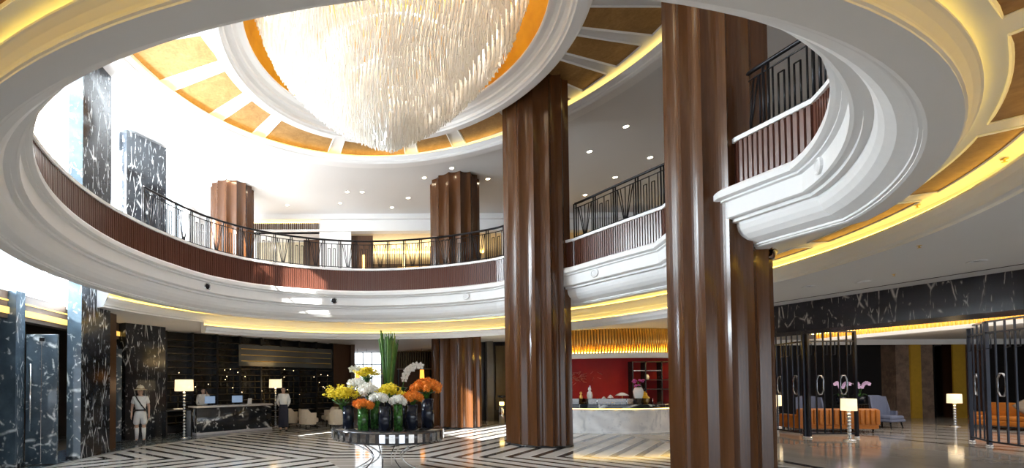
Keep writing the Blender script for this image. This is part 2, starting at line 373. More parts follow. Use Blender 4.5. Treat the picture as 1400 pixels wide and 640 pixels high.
# ------------------------------------------------------------------ upper ceiling
ZU = 10.2
CR, CG, CK = V((1.0, 9.55)), V((.85, 10.0)), V((.98, 10.4))
def disc_ring(c, r0, r1, z, n=96, mb=None):
    mb = mb or MB(); 
    return mb.add([(c[0]+r*cos(2*pi*j/n), c[1]+r*sin(2*pi*j/n), z) for r in (r0, r1) for j in range(n)], [(j, (j+1) % n, n+(j+1) % n, n+j) for j in range(n)])
uc = MB(); k = len(AZC)
uc.add([(CR[0]+7.4*cos(R(a)), CR[1]+7.4*sin(R(a)), ZU) for a in AZC]+[(*pt(a, rect(a)), ZU) for a in AZC], [(j, (j+1) % k, k+(j+1) % k, k+j) for j in range(k)])
struct(uc, 'ceiling.003', ceilw, 'grey white upper ceiling round the great ring')
rim = MB(); rim.lathe([(7.45, 10.2), (7.42, 10.16), (7.40, 10.08), (7.06, 10.08), (7.03, 10.10), (7.0, 10.13), (7.0, 10.18), (6.97, 10.2), (6.93, 10.24), (6.90, 10.27), (6.90, 10.30), (7.2, 10.30), (7.2, 10.5)], (*CR, 0), 128, sm=False)
struct(rim, 'trim_8', white, 'white moulded rim of the great ceiling ring')
st = MB(); st.lathe([(7.0, 10.32), (7.06, 10.32), (7.06, 10.37), (7.0, 10.37), (7.0, 10.32)], (*CR, 0), 128); struct(st, 'trim_9', P('upper_cove_strip', (1, .8, .4), .6, emit=(1, .72, .2), es=1.5), 'hidden yellow light strip in the great ring')
pl = disc_ring(CG, 4.0, 8.3, 10.45); struct(pl, 'ceiling.004', white, 'white coffered field of the great ring')
RB = [-1, 9.1, 18.5, 27.7, 43.6, 62.6, 77.6, 102.8, 127.6, 141, 156.5, 172, 188, 204, 220, 236, 252, 268, 284, 300, 316, 332, 346, 359]
for i, (b0, b1) in enumerate(zip(RB, RB[1:])):
    h_ = min(2.0, (b1-b0)*.14); aa = [b0+h_+(b1-b0-2*h_)*j/12 for j in range(13)]
    mb = MB(); mb.add([(CG[0]+r*cos(R(a)), CG[1]+r*sin(R(a)), 10.445) for r in (4.6, 6.72) for a in aa], [(j, j+1, 14+j, 13+j) for j in range(12)])
    o = mb.build('trim_%d' % (80+i), gleaf); o['kind'] = 'structure'; o['label'] = 'gold leaf coffer panel of the great ceiling ring'
    fr = MB(); fr.tube([(CG[0]+r*cos(R(a)), CG[1]+r*sin(R(a)), 10.435) for r, a in [(4.6, a) for a in aa]+[(6.72, a) for a in aa[::-1]]], .03, 4, closed=True); fr.build('trim_%d' % (180+i), white, o)
ring = MB(); ring.lathe([(4.35, 10.45), (4.33, 9.95), (4.30, 9.86), (4.26, 9.80), (4.20, 9.76), (3.98, 9.76), (3.95, 9.80), (3.90, 9.82), (3.88, 9.90), (3.80, 9.95), (3.72, 9.97), (3.70, 10.02), (3.62, 10.06), (3.50, 10.08), (3.46, 10.10), (3.46, 10.14)], (*CK, 0), 128, sm=False)
struct(ring, 'trim_10', white, 'white moulded inner ring round the chandelier')
dome = MB(); dome.lathe([(3.46, 10.12), (3.58, 10.25), (3.62, 10.45), (3.55, 10.75), (3.3, 11.0), (2.6, 11.2), (1.3, 11.3), (0.01, 11.32)], (*CK, 0), 96)
struct(dome, 'trim_11', domeg, 'amber gold dome above the chandelier')

# ------------------------------------------------------------------ chandelier
ch = empty('chandelier', (CK[0]-.06, CK[1], 11.3), 'huge white crystal rod chandelier tapering to a point under the gold dome', 'chandelier')
def zprof(r):
    T = [(0, 7.3), (.25, 7.42), (.5, 7.6), (.8, 7.75), (1.15, 8.0), (1.8, 8.48), (2.4, 9.1), (2.75, 9.5), (2.95, 9.85), (3.1, 10.25), (3.22, 10.6)]
    for (a, z), (b, y) in zip(T, T[1:]):
        if r <= b: return z+(y-z)*(r-a)/(b-a)
    return 10.6
cp = MB(); cp.lathe([(0, 0), (3.05, -.02), (3.05, -.12), (.01, -.14)], (0, 0, 0), 64); cp.build('ceiling_plate', gold, ch)
fine = MB(); rods = []
r = 3.2
lev = 0
while r > .06:
    n = max(6, int(2*pi*r/.088)); zb = zprof(r)-11.3; 
    for j in range(n):
        a = 2*pi*j/n+lev*.05+random.uniform(-.006, .006); zz = zb+random.uniform(-.06, .04); ln = random.uniform(.9, 1.3)
        tw = .10*sin(a*3+lev*.4)
        x, y = r*cos(a), r*sin(a); x2, y2 = (r+.02)*cos(a+tw), (r+.02)*sin(a+tw)
        pts = [(x, y, zz), ((x+x2)/2, (y+y2)/2, zz+ln*.5), (x2, y2, min(zz+ln, -.14))]
        rods.append((pts, .014, hypot(x+.3, y+1.5)))
    lev += 1; r -= .10
for j in range(70):                                    # the dense pointed spray at the bottom
    a = random.uniform(0, 2*pi); q = .42*sqrt(random.random())
    x, y = q*cos(a), q*sin(a); zz = -4.05+q*1.0+random.uniform(-.05, .1)
    rods.append(([(x, y, zz), (x*1.5, y*1.5, zz+.5), (x*2.6, y*2.6, zz+1.0)], .016, 0))
rods.sort(key=lambda t: t[2])
for pts, rr, _ in rods[:100]:
    mb = MB(); mb.tube(pts, rr, 4); mb.build('crystal_rod', crys, ch)
for pts, rr, _ in rods[100:]: fine.tube(pts, rr, 4)
o = fine.build('crystal_rods', crys, ch); o['kind'] = 'stuff'
for i, rr in enumerate((2.9, 2.3, 1.7, 1.1, .6)):
    mb = MB(); mb.lathe([(rr, 0), (rr+.03, .015), (rr, .03), (rr-.03, .015), (rr, 0)], (0, 0, zprof(rr)-11.3+.75), 48); mb.build('light_ring', P('chandelier_lamps_%d' % i, (1, .9, .75), .4, emit=(1, .86, .66), es=3), ch)
    lt = bpy.data.lights.new('chandelier_light', 'POINT'); lt.energy = 62; lt.color = (1, .94, .85); lt.shadow_soft_size = .5
    lo = bpy.data.objects.new('chandelier_light', lt); COL.objects.link(lo); lo.parent = ch; lo.location = (rr*.5*cos(i*2.4), rr*.5*sin(i*2.4), -.4-.35*i)

# ------------------------------------------------------------------ columns
def fluted(name, c, r, z0, z1, label, cap=None):
    e = empty(name, (*c, z0), label, 'column', 'dark wood fluted columns')
    n, sub = 14, 9; prof = []
    for i in range(n):
        for j in range(sub):
            t = j/sub; a = 2*pi*(i+t)/n; s_ = t*2-1
            prof.append((a+.22, r*(1-.115*(1-s_*s_))))
    mb = MB(); k = len(prof)
    vs = [(q*cos(a), q*sin(a), z) for z in (0, z1-z0) for a, q in prof]
    mb.add(vs, [(j, (j+1) % k, k+(j+1) % k, k+j) for j in range(k)], 0, False)
    mb.build('fluted_shaft', wood, e)
    b = MB(); b.lathe([(r*.97, 0), (r*1.0, .005), (r*1.0, .05), (r*.9, .06)], (0, 0, 0), 48); b.build('base_ring', black, e)
    if cap:
        b = MB(); b.lathe([(r*.95, -.12), (r*1.04, -.10), (r*1.06, -.03), (r*1.09, 0), (r*.95, .0)], (0, 0, cap), 32, 0, True, R(-62), R(50)); b.build('collar', wood, e)
    return e
fluted('fluted_column', (6.56, 7.95), .735, 0, ZU, 'nearest and widest-looking fluted wood column, cut by the right balcony', 3.98)
fluted('fluted_column', (5.49, 13.11), .917, 0, 10.44, 'fluted wood column standing in the atrium left of the bar')
fluted('fluted_column', (4.32, 18.42), 1.0, 0, ZU, 'fluted wood column behind the balcony, right of the flower table')
fluted('fluted_column', (-5.09, 18.94), .9, 5.62, ZU, 'farthest fluted wood column, on the upper floor at left')

# ------------------------------------------------------------------ railing
def railing(a0, a1, label):
    e = empty('balcony_railing', (*pt((a0+a1)/2, outl((a0+a1)/2)+.2), 5.83), label, 'railing', 'balcony railings'); L = e.location
    ZB, ZT = 5.93, 6.87
    def p(a, z, o=.2): q = pt(a, outl(a)+o); return (q[0]-L[0], q[1]-L[1], z-L[2])
    n = max(4, int(abs(a1-a0)/1.5)); A = [a0+(a1-a0)*i/n for i in range(n+1)]
    h = MB(); h.tube([p(a, ZT) for a in A], .035, 8); h.build('handrail', iron, e)
    for z in (ZT-.13, ZB): 
        h = MB(); h.tube([p(a, z) for a in A], .014, 6); h.build('rail', iron, e)
    np_ = max(1, round(abs(a1-a0)/5.0)); st_ = (a1-a0)/np_
    for i in range(np_+1):
        a = a0+st_*i; m_ = MB()
        for d in (-.5, .5): m_.tube([p(a+d*.55, 5.83), p(a+d*.55, ZT)], .02, 6)
        m_.build('post', iron, e)
    for i in range(np_):
        b0 = a0+st_*i; m_ = MB(); zt = ZT-.13
        f = lambda t: b0+st_*t
        if i % 2 == 0:                                   # fan of bars opening upwards
            for t0, t1 in ((.5, .5), (.46, .28), (.54, .72), (.42, .16), (.58, .84)): m_.tube([p(f(t0), ZB), p(f(t1), zt)], .013, 5)
            for t in (.14, .86): m_.tube([p(f(t), ZB), p(f(t), zt)], .013, 5)
        else:
            for t in (.16, .28, .4, .5, .6, .72, .84): m_.tube([p(f(t), ZB), p(f(t), zt-(.0 if t in (.16, .5, .84) else .16))], .013, 5)
            m_.tube([p(f(.28), zt-.16), p(f(.4), zt-.16)], .012, 5); m_.tube([p(f(.6), zt-.16), p(f(.72), zt-.16)], .012, 5)
        m_.build('baluster_panel', iron, e)
railing(161, 52, 'long curved iron railing on the far balcony between the left pillars and the middle column')
railing(32, 5, 'iron balcony railing with fan motif between the two front columns')
railing(-16, -60, 'black iron railing on the right balcony behind the nearest column')

# round speakers on the white band
for (x, y, z), lb in zip([(-4.3, 12.99, 4.66), (-.65, 15.43, 4.66), (3.92, 14.9, 4.67), (6.67, 11.72, 4.66), (6.3, 5.8, 4.66)],
        ['leftmost round speaker set in the white balcony band', 'dark round speaker in the white band below the far balcony slats', 'pale round speaker just left of the middle column', 'round speaker in the band between the two front columns', 'pale oval speaker on the right balcony band']):
    a = math.degrees(atan2(y-O[1], x-O[0])); rr = outl(a)-.165; q = pt(a, rr)
    e = empty('wall_speaker', (*q, z), lb, 'speaker', 'round speakers in the balcony band', R(a)+pi)
    def dsc(prof):
        mb = MB(); n = 20
        vs = [(d, r_*cos(2*pi*j/n), r_*sin(2*pi*j/n)) for r_, d in prof for j in range(n)]
        return mb.add(vs, [(i*n+j, i*n+(j+1) % n, (i+1)*n+(j+1) % n, (i+1)*n+j) for i in range(len(prof)-1) for j in range(n)])
    dark_ = 'dark' in lb or 'leftmost' in lb
    dsc([(.11, -.03), (.11, .015), (.09, .025), (.075, .01)]).build('bezel', chrome if dark_ else white, e)
    dsc([(.08, .008), (.05, .018), (.001, .022)]).build('grille', iron if dark_ else ceilw, e.children[0])

# downlights on the upper ceiling and on the ground floor ceiling
DL = [(-4.69, 17.14), (-4.96, 18.0), (-3.76, 18.9), (-2.62, 18.85), (-2.99, 20.72), (-.51, 20.5), (-.16, 19.31), (3.0, 18.0), (.49, 19.32), (3.94, 17.2), (5.63, 18.12), (2.59, 19.96), (1.95, 21.05), (9.04, 14.43), (8.68, 16.0), (11.19, 16.45), (10.82, 18.04), (10.48, 19.74)]
def downlight(name, loc, label, group, on=True):
    e = empty(name, loc, label, 'ceiling light', group)
    a = MB(); a.lathe([(.10, 0), (.115, -.012), (.085, -.016), (.075, .0)], (0, 0, 0), 16); a.build('trim_ring', ceilw, e)
    a = MB(); a.lathe([(.001, -.006), (.076, -.004)], (0, 0, 0), 16); a.build('lamp', bulb if on else chrome, e); return e
d0 = downlight('downlight', (*DL[0], ZU), 'small round lit downlight in the upper ceiling', 'upper ceiling downlights')
for q in DL[1:]:
    c = copy_tree(d0); c.location = (*q, ZU)
d1 = downlight('recessed_spotlight', (10.46, 7.4, 3.8), 'round unlit recessed spotlight in the low grey ceiling at right', 'low ceiling spotlights', False)
for q in ((10.29, 8.9), (9.6, 9.3), (10.9, 5.9)):
    c = copy_tree(d1); c.location = (*q, 3.8)
s0 = empty('sprinkler', (8.4, 6.54, 3.803), 'small sprinkler head hanging from the low grey ceiling', 'sprinkler', 'ceiling sprinklers')
a = MB(); a.lathe([(.028, 0), (.028, -.006), (.008, -.008), (.008, -.03), (.022, -.034), (.018, -.038), (.001, -.038)], (0, 0, 0), 12); a.build('sprinkler_head', gold, s0)
for q in ((10.17, 8.3), (7.05, 4.75, 4.19), (7.7, 6.0, 4.19)):
    c = copy_tree(s0); c.location = (q[0], q[1], q[2] if len(q) > 2 else 3.803)

# ------------------------------------------------------------------ outer walls and daylight windows
XW = -7.6
def slab(name, x0, x1, y0, y1, z0, z1, mat, label=None):
    return struct(MB().box(((x0+x1)/2, (y0+y1)/2, (z0+z1)/2), (abs(x1-x0), abs(y1-y0), abs(z1-z0))), name, mat, label)
slab('wall_left', XW-.25, XW+.05, 9.2, 14.6, 3.28, 3.88, gwall, 'dark entrance head beam')
slab('trim_12', XW+.05, XW+.09, 9.2, 14.4, 3.38, 3.52, amberlit, 'amber strip under the entrance head')
slab('trim_13', XW+.05, XW+.07, 9.2, 13.0, 3.66, 3.69, amberlit, 'thin amber line on the entrance head')
slab('wall_left.001', XW-3.2, XW-3.0, 8.0, 16, 0, 3.9, gwall, 'back of the dark entrance lobby')
slab('ceiling.005', XW-3.2, XW, 8.0, 16, 3.88, 3.95, gwall)
slab('wall_left.002', XW-3.2, XW, 7.8, 8.0, 0, 3.9, gwall); slab('wall_left.003', XW-3.2, XW-.2, 15.9, 16.1, 0, 3.9, gwall)
wn = 0
def window(y0, y1, z0, z1, nm):
    global wn; wn += 1
    f = MB(); w = .05
    for y in [y0+(y1-y0)*i/nm for i in range(nm+1)]: f.box((XW, y, (z0+z1)/2), (.12, w, z1-z0))
    for z in (z0, z1): f.box((XW, (y0+y1)/2, z), (.12, y1-y0, w))
    o = f.build('window_%d' % wn, P('window_frame_%d' % wn, (.75, .75, .75), .4)); o['kind'] = 'structure'
    g = MB(); g.box((XW, (y0+y1)/2, (z0+z1)/2), (.012, y1-y0-.05, z1-z0-.05)); g.build('pane', pane, o)
window(9.3, 14.4, 3.9, 5.0, 3); window(1.6, 5.2, 5.7, 10.1, 3); window(8.2, 10.6, 5.7, 10.1, 2); window(12.1, 14.3, 5.7, 10.1, 2); window(15.8, 20.5, 5.7, 10.1, 3)
slab('wall_left.004', XW-.2, XW+.1, -16, 9.2, 0, 5, gwall); slab('wall_left.006', XW-.2, XW+.1, -16, 1.6, 4.9, 10.2, white); slab('wall_left.007', XW-.2, XW+.1, 5.2, 8.2, 4.9, 10.2, white); slab('wall_left.005', XW-.2, XW+.1, 20.5, 22, 5, 10.2, white)
slab('trim_14', XW-.1, XW+.5, 10.55, 10.8, 5.6, 10.2, cream, 'cream window jamb beside the tall marble pillar')
def pillar(name, poly, z0, z1, mat, label):
    cx = sum(p[0] for p in poly)/len(poly); cy = sum(p[1] for p in poly)/len(poly)
    e = empty(name, (cx, cy, z0), label, 'pillar', 'marble pillars by the entrance')
    sh_ = MB().prism([(x-cx, y-cy) for x, y in poly], 0, z1-z0)
    if 'tall' in label: sh_.mi[3] = 1
    sh_.build('shaft', [mat, bmarble], e)
    q = [(x-cx, y-cy) for x, y in poly]
    MB().prism([(x*1.03, y*1.03) for x, y in q], 0, .08).build('plinth', bmarble, e)
    return e
pillar('marble_pillar', [(-6.88, 10.74), (-6.60, 10.84), (-6.52, 11.99), (-6.95, 12.05)], 0, 10.2, bluemarble, 'tall veined blue black marble pillar rising through both floors at left')
pillar('marble_pillar', [(-8.1, 9.76), (-7.36, 9.73), (-7.36, 10.0), (-8.1, 10.0)], 0, 3.88, bluemarble, 'short marble pillar at the left edge of the photo')
pillar('marble_pillar', [(-7.28, 14.30), (-6.48, 15.46), (-6.75, 15.65), (-7.65, 14.45)], 0, 10.1, bmarble, 'broad black marble pillar behind the guard')
def leaf(name, p0, p1, z1, label):
    d = V((p1[0]-p0[0], p1[1]-p0[1])); L = d.length; a = atan2(d.y, d.x)
    e = empty(name, ((p0[0]+p1[0])/2, (p0[1]+p1[1])/2, .03), label, 'door', None, a)
    MB().bevbox((0, 0, z1/2), (L, .08, z1), 0, .008, 1).build('door_leaf', bluemarble, e)
    h = MB(); h.tube([(-L*.3, -.09, .75), (-L*.3, -.09, 2.25)], .02, 8)
    for z in (.85, 2.15): h.tube([(-L*.3, -.03, z), (-L*.3, -.09, z)], .012, 6)
    e_ = e; e = e.children[0]; h.build('pull_handle', chrome, e)
    MB().tube([(0, -.045, .05), (0, -.045, z1-.05)], .006, 4).build('centre_joint', chrome, e)
    MB().box((L*.02, -.05, z1-.12), (.1, .03, .08)).build('top_closer', black, e)
    return e_
leaf('marble_door', (-7.32, 10.01), (-6.66, 10.08), 2.92, 'open marble clad entrance door with long steel pull handle, lower left')
leaf('marble_door', (-7.60, 13.62), (-7.25, 14.0), 2.9, 'marble clad door leaf standing open left of the guard')
g_ = MB(); g_.box((-6.85, 12.35, 2.4), (.35, .5, 4.8)); g_.build('trim_15', P('bronze_reveal', (.12, .06, .03), .25, .4))['kind'] = 'structure'
# far walls that close the room
slab('wall_right', 33.8, 34, -16, 30, 0, 3.8, gwall); slab('wall_right.001', 20.0, 20.2, -16, 22, 5.6, 10.2, ceilw)
slab('wall_back', -8, 34, 29.8, 30, 0, 3.9, panelw)

# ------------------------------------------------------------------ upper floor back wall
YB = 22.0
slab('wall_back.001', XW, 20.2, YB, YB+.3, 9.36, 10.2, white, 'white band at the top of the upper back wall')
slab('trim_16', XW, 20.2, YB-.12, YB, 9.36, 9.46, white); slab('trim_17', XW, 20.2, YB-.18, YB, 9.95, 10.2, white)
slab('wall_back.002', XW, -4.9, YB, YB+.3, 5.62, 9.4, white)
slab('wall_back.003', -1.58, 0.0, YB, YB+.3, 5.62, 9.4, white, 'white pilaster between the two upper openings')
slab('wall_back.004', 7.6, 9.0, YB, YB+.3, 5.62, 9.4, ceilw)
slab('wall_back.005', -5, -2.5, YB+1.6, YB+1.8, 5.62, 9.4, cream, 'cream wall in the upper left opening')
slab('wall_back.006', -2.5, -1.5, YB+1.2, YB+1.4, 5.62, 9.4, panelw, 'brown doorway panel in the upper left opening')
slab('ceiling.006', -5, -1.58, YB, YB+2, 9.36, 9.4, white)
sl_ = MB()
for i in range(34): sl_.box((-4.85+.097*i, YB-.05, 9.62), (.045, .08, .34))
o = sl_.build('slatted_screen', panelw); tag(o, 'short brown slatted strip under the ceiling of the upper left opening', 'screen')
slab('trim_18', -4.85, -1.6, YB-.02, YB, 9.82, 9.86, stripf)
slab('wall_back.007', -.2, 20.2, YB+6, YB+6.2, 5.62, 9.4, gwall, 'dark back of the upper restaurant')
slab('ceiling.007', 0, 20.2, YB+.3, YB+6.2, 9.36, 9.42, P('lit_cream_ceiling', (.85, .72, .5), .6))
slab('trim_19', 0.2, 7.5, YB+3.0, YB+3.15, 9.2, 9.3, stripf, 'warm cove strip in the upper restaurant')
slab('wall_back.008', 0.0, 1.1, YB+.4, YB+.6, 5.62, 9.3, panelw)
for i, x in enumerate((.55, 2.6)): slab('trim_%d' % (130+i), x, x+.12, YB+.3, YB+.36, 6.0, 8.3, stripf, 'upright amber light slot upstairs')
slab('trim_132', 2.6, 7.4, YB+2.9, YB+3.0, 8.25, 8.4, amberp); slab('wall_back.009', 2.0, 7.6, YB+3, YB+3.2, 5.62, 8.3, P('smoked_upper_wall', (.05, .04, .05), .3))
slab('trim_133', 9.0, 19, YB+2.9, YB+3, 6.6, 6.9, stripf, 'warm glow line behind the right hand railing'); slab('wall_back.010', 9.0, 20, YB+3, YB+3.2, 5.62, 9.4, gwall)
def armchair(name, loc, rz, label, fab, group=None, h=1.2, w=.85):
    e = empty(name, loc, label, 'armchair', group, rz)
    MB().bevbox((0, -.02, .40), (w*.72, .62, .16), 0, .05, 2).build('seat_cushion', fab, e)
    MB().bevbox((0, 0, .29), (w*.8, .68, .10), 0, .03, 2).build('seat_base', fab, e)
    b = MB(); n = 14
    prof = []
    for j in range(n+1):
        a = R(-15)+R(210)*j/n; prof.append((cos(a)*w/2, .02+sin(a)*.36, h if 55 < math.degrees(a) < 125 else (h-.05 if 25 < math.degrees(a) < 155 else .64)))
    vs = []
    for sx in (1, .84):
        for x, y, z in prof: vs += [(x*sx, y*sx, .26), (x*sx*1.04, y*sx*1.06, z)]
    k = 2*(n+1); fs = []
    for j in range(n):
        fs += [(2*j, 2*j+2, 2*j+3, 2*j+1), (k+2*j, k+2*j+1, k+2*j+3, k+2*j+2), (2*j+1, 2*j+3, k+2*j+3, k+2*j+1), (2*j, k+2*j, k+2*j+2, 2*j+2)]
    fs += [(0, 1, k+1, k), (2*n, k+2*n, k+2*n+1, 2*n+1)]
    b.add(vs, fs, 0, False).build('wing_back', fab, e)
    for x, y in ((-.3, -.26), (.3, -.26), (-.28, .24), (.28, .24)):
        MB().tube([(x, y, .25), (x*1.12, y*1.12, 0)], [.028, .016], 8).build('leg', black, e)
    return e
for i, (x, y, rz, lb) in enumerate([(1.2, 19.7, .3, 'dark blue armchair upstairs nearest the white pilaster'), (2.2, 20.2, -.4, 'dark blue armchair upstairs left of the fluted column'), (3.1, 20.9, 2.0, 'dark blue armchair upstairs behind its neighbours'), (-3.3, 20.6, .2, 'dark armchair upstairs in front of the cream wall')]):
    armchair('armchair', (x, y, 5.622), rz, lb, P('dark_blue_velvet_%d' % i, (.03, .04, .09), .7), 'upstairs armchairs', 1.15)

# ------------------------------------------------------------------ reception
D = V((.733, .680)).normalized(); N = V((-.68, .733)).normalized()      # along the desk, and away from the camera
W0 = V((-6.75, 16.25)); WL = 8.0
def onw(t, back=0): return W0+D*t*1.0+N*back
WA = atan2(D.y, D.x)
def wbox(t0, t1, z0, z1, th, back=0, mb=None, mi=0):
    c = onw((t0+t1)/2, back); return (mb or MB()).box((c.x, c.y, (z0+z1)/2), (t1-t0, th, z1-z0), WA, mi)
struct(wbox(-.6, WL, 0, 3.8, .1, .55), 'wall_back.011', P('bronze_black_wall', (.020, .015, .009), .25), 'dark wall behind the reception shelving')
e = empty('wine_shelving', (*onw(WL/2), 0), 'tall dark glazed shelving wall with bronze shelves behind the reception desk', 'shelving')
def loc(mb, e):
    mb.v = [tuple(e.matrix_local.inverted() @ V(v)) if False else (v[0]-e.location.x, v[1]-e.location.y, v[2]-e.location.z) for v in mb.v]; return mb
bz = P('dark_bronze', (.10, .07, .03), .3, .8)
for i in range(9): loc(wbox(-.02+i*WL/8-.03, .03+i*WL/8, 0, 3.78, .5, .3), e).build('upright', black, e)
for i in range(13):
    z = .35+.26*i; loc(wbox(0, WL, z, z+.022, .42, .3), e).build('shelf', bz, e)
loc(wbox(0, WL, 0, .3, .5, .3), e).build('plinth', black, e)
loc(wbox(2.9, 7.9, 2.55, 3.45, .03, .02), e).build('glass_valance', P('smoked_glass_valance', (.10, .10, .09), .08), e)
for z in (2.75, 3.0, 3.25): loc(wbox(3.0, 7.8, z, z+.03, .02, .0), e).build('brass_line', gold, e)
bot = MB(); bot.lathe([(0, 0), (.038, 0), (.038, .15), (.014, .2), (.014, .25), (0, .25)], (0, 0, 0), 8)
b0 = bot.build('wine_bottle', P('bottle_glass', (.06, .045, .02), .12)); tag(b0, 'dark wine bottle standing on the bronze shelving', 'bottle', 'wine bottles on the reception shelving')
b0.location = (*onw(.4, .2), .372)
for i in range(8):
    for k_ in range(2, 7):
        for q in range(3):
            if random.random() < .25: continue
            c = b0.copy(); COL.objects.link(c); c.location = (*onw(i*WL/8+.2+q*.28, .2), .372+.26*k_)
lb_ = MB(); lb_.ball((0, 0, 0), .015, 6)
l0 = lb_.build('shelf_light', P('tiny_shelf_lamp', (1, .8, .5), .4, emit=(1, .75, .4), es=4)); tag(l0, 'tiny glowing point light hanging in the shelving', 'light', 'tiny lights in the shelving'); l0.location = (*onw(.6, .06), 1.9)
for i in range(26):
    c = l0.copy(); COL.objects.link(c); c.location = (*onw(random.uniform(.2, WL-.2), .06), random.uniform(1.3, 2.5))
# desk
dk = empty('reception_desk', (-4.30, 16.60, 0), 'black marble reception desk with pale top and base', 'desk', None, WA)
DLN = 3.06
MB().bevbox((0, .32, .52), (DLN, .64, .88), 0, .01, 1).build('desk_body', bmarble, dk)
MB().bevbox((0, .33, 1.0), (DLN+.06, .74, .07), 0, .015, 2).build('desk_top', P('pale_desk_top', (.55, .54, .54), .2), dk)
MB().bevbox((0, .31, .05), (DLN+.02, .66, .10), 0, .005, 1).build('desk_plinth', P('pale_plinth', (.42, .43, .47), .15), dk)
def ond(t, back, z): c = V((-4.30, 16.60))+D*t+N*back; return (c.x, c.y, z)
def monitor(t, lab, tl):
    e = empty('monitor', ond(t, .42, 1.036), lab, 'monitor', 'monitors on the reception desk', WA+tl)
    MB().bevbox((0, 0, .20), (.42, .025, .26), 0, .008, 1).build('screen', screenm, e); MB().box((0, .02, .05), (.05, .03, .1)).build('stand', black, e); MB().bevbox((0, .02, .006), (.2, .14, .012), 0, .004, 1).build('foot', black, e)
monitor(-.85, 'blue grey monitor on the desk beside the phoning receptionist', .1); monitor(.25, 'middle monitor on the reception desk', -.1)
e = empty('brochure_stand', ond(.75, .35, 1.036), 'white brochure stand on the right half of the desk', 'stand', None, WA)
MB().box((0, 0, .11), (.17, .015, .22), 0, 0, Matrix.Rotation(.2, 3, 'X')).build('card', paper, e); MB().box((0, .04, .006), (.17, .1, .012)).build('foot', paper, e)
# console left of the desk and tall crystal lamps
cs = empty('console_table', (-6.0, 15.28, 0), 'black console table with papers left of the reception desk', 'table', None, WA)
MB().bevbox((0, 0, .92), (.92, .42, .05), 0, .01, 1).build('table_top', black, cs); 
for x in (-.42, .42): MB().box((x, 0, .45), (.05, .38, .9)).build('leg', black, cs)
e = tag(MB().bevbox((0, 0, .02), (.34, .24, .04), 0, .005, 1).build('paper_stack', paper), 'stack of white papers on the black console', 'papers'); e.location = (-5.95, 15.30, .945); e.rotation_euler = (0, 0, .5)
def crystal_lamp(locn, top, label, r=.17, sh=.36, group='tall crystal lamps at reception'):
    e = empty('table_lamp' if top < 1.5 else 'floor_lamp', locn, label, 'lamp', group)
    MB().lathe([(0, 0), (.14, 0), (.14, .03), (.03, .05), (0, .05)], (0, 0, 0), 20).build('lamp_base', chrome, e)
    st_ = MB(); z = .05
    while z < top-sh-.04: st_.ball((0, 0, z+.05), .05, 8, sc=(1, 1, 1)); z += .1
    st_.build('bead_stem', glass_bead, e)
    MB().lathe([(r*.96, top), (r, top-sh), (r-.006, top-sh), (r*.96-.006, top), (r*.96, top)], (0, 0, 0), 28).build('lamp_shade', shade, e)
    b = MB().ball((0, 0, top-sh*.5), .04, 8).build('bulb', bulb, e.children[-1])
    lt = bpy.data.lights.new('lamp_light', 'POINT'); lt.energy = 14; lt.color = (1, .7, .4); lt.shadow_soft_size = .08
    lo = bpy.data.objects.new('lamp_light', lt); COL.objects.link(lo); lo.parent = e; lo.location = (0, 0, top-sh*.5)
    return e
glass_bead = P('crystal_bead', (.6, .65, .7), .08, .7)
crystal_lamp((-5.58, 14.80, 0.013), 1.95, 'tall crystal stem lamp with cream drum shade left of the desk', .30, .38)
crystal_lamp((*onw(4.3, -.55), 0), 2.0, 'crystal stem lamp with drum shade behind the right end of the desk', .27, .36)
# lounge chairs right of the desk
def tub(locn, rz, label):
    e = empty('tub_chair', locn, label, 'chair', 'beige tub chairs beside reception', rz)
    MB().bevbox((0, 0, .36), (.62, .6, .18), 0, .05, 2).build('seat', beigefab, e)
    b = MB(); n = 12; vs = []
    for s_ in (1, .84):
        for j in range(n+1):
            a = R(-20)+R(220)*j/n; z = .80 if 30 < j*220/n-20 < 150 else .66
            vs += [(.4*s_*cos(a), .38*s_*sin(a), .2), (.42*s_*cos(a), .40*s_*sin(a), z)]
    k = 2*(n+1); fs = []
    for j in range(n): fs += [(2*j, 2*j+2, 2*j+3, 2*j+1), (k+2*j, k+2*j+1, k+2*j+3, k+2*j+2), (2*j+1, 2*j+3, k+2*j+3, k+2*j+1), (2*j, k+2*j, k+2*j+2, 2*j+2)]
    b.add(vs, fs).build('curved_back', beigefab, e)
    for x, y in ((-.24, -.22), (.24, -.22), (-.22, .24), (.22, .24)): MB().tube([(x, y, .28), (x*1.1, y*1.1, 0)], [.025, .015], 8).build('leg', black, e)
    return e
tub((-2.65, 18.55, 0), 2.6, 'beige tub chair half hidden behind the woman in the black skirt')
tub((-1.75, 17.9, 0), 2.2, 'beige tub chair just right of the woman in the black skirt')
tub((-.95, 19.1, 0), -1.2, 'beige tub chair nearest the yellow flowers')
tub((-.55, 17.75, 0), 3.5, 'beige tub chair turned away in front of the dark low table')
e = empty('low_table', (-1.55, 18.75, 0), 'dark low table between the beige tub chairs', 'table'); MB().lathe([(0, .5), (.36, .5), (.36, .54), (0, .54)], (0, 0, 0), 24).build('table_top', black, e); MB().lathe([(0, 0), (.22, 0), (.22, .02), (.035, .04), (.035, .5), (0, .5)], (0, 0, 0), 16).build('pedestal', black, e)
c0, c1 = onw(WL+.0, .3), V((.1, 23.3))
d_ = c1-c0; struct(MB().box(((c0.x+c1.x)/2, (c0.y+c1.y)/2, 1.9), (d_.length, .15, 3.8), atan2(d_.y, d_.x)), 'wall_back.012', panelw, 'plain brown wall panel right of the shelving')
struct(MB().box((0.05, 26.0, 1.9), (.2, 6.5, 3.8)), 'wall_back.013', panelw)
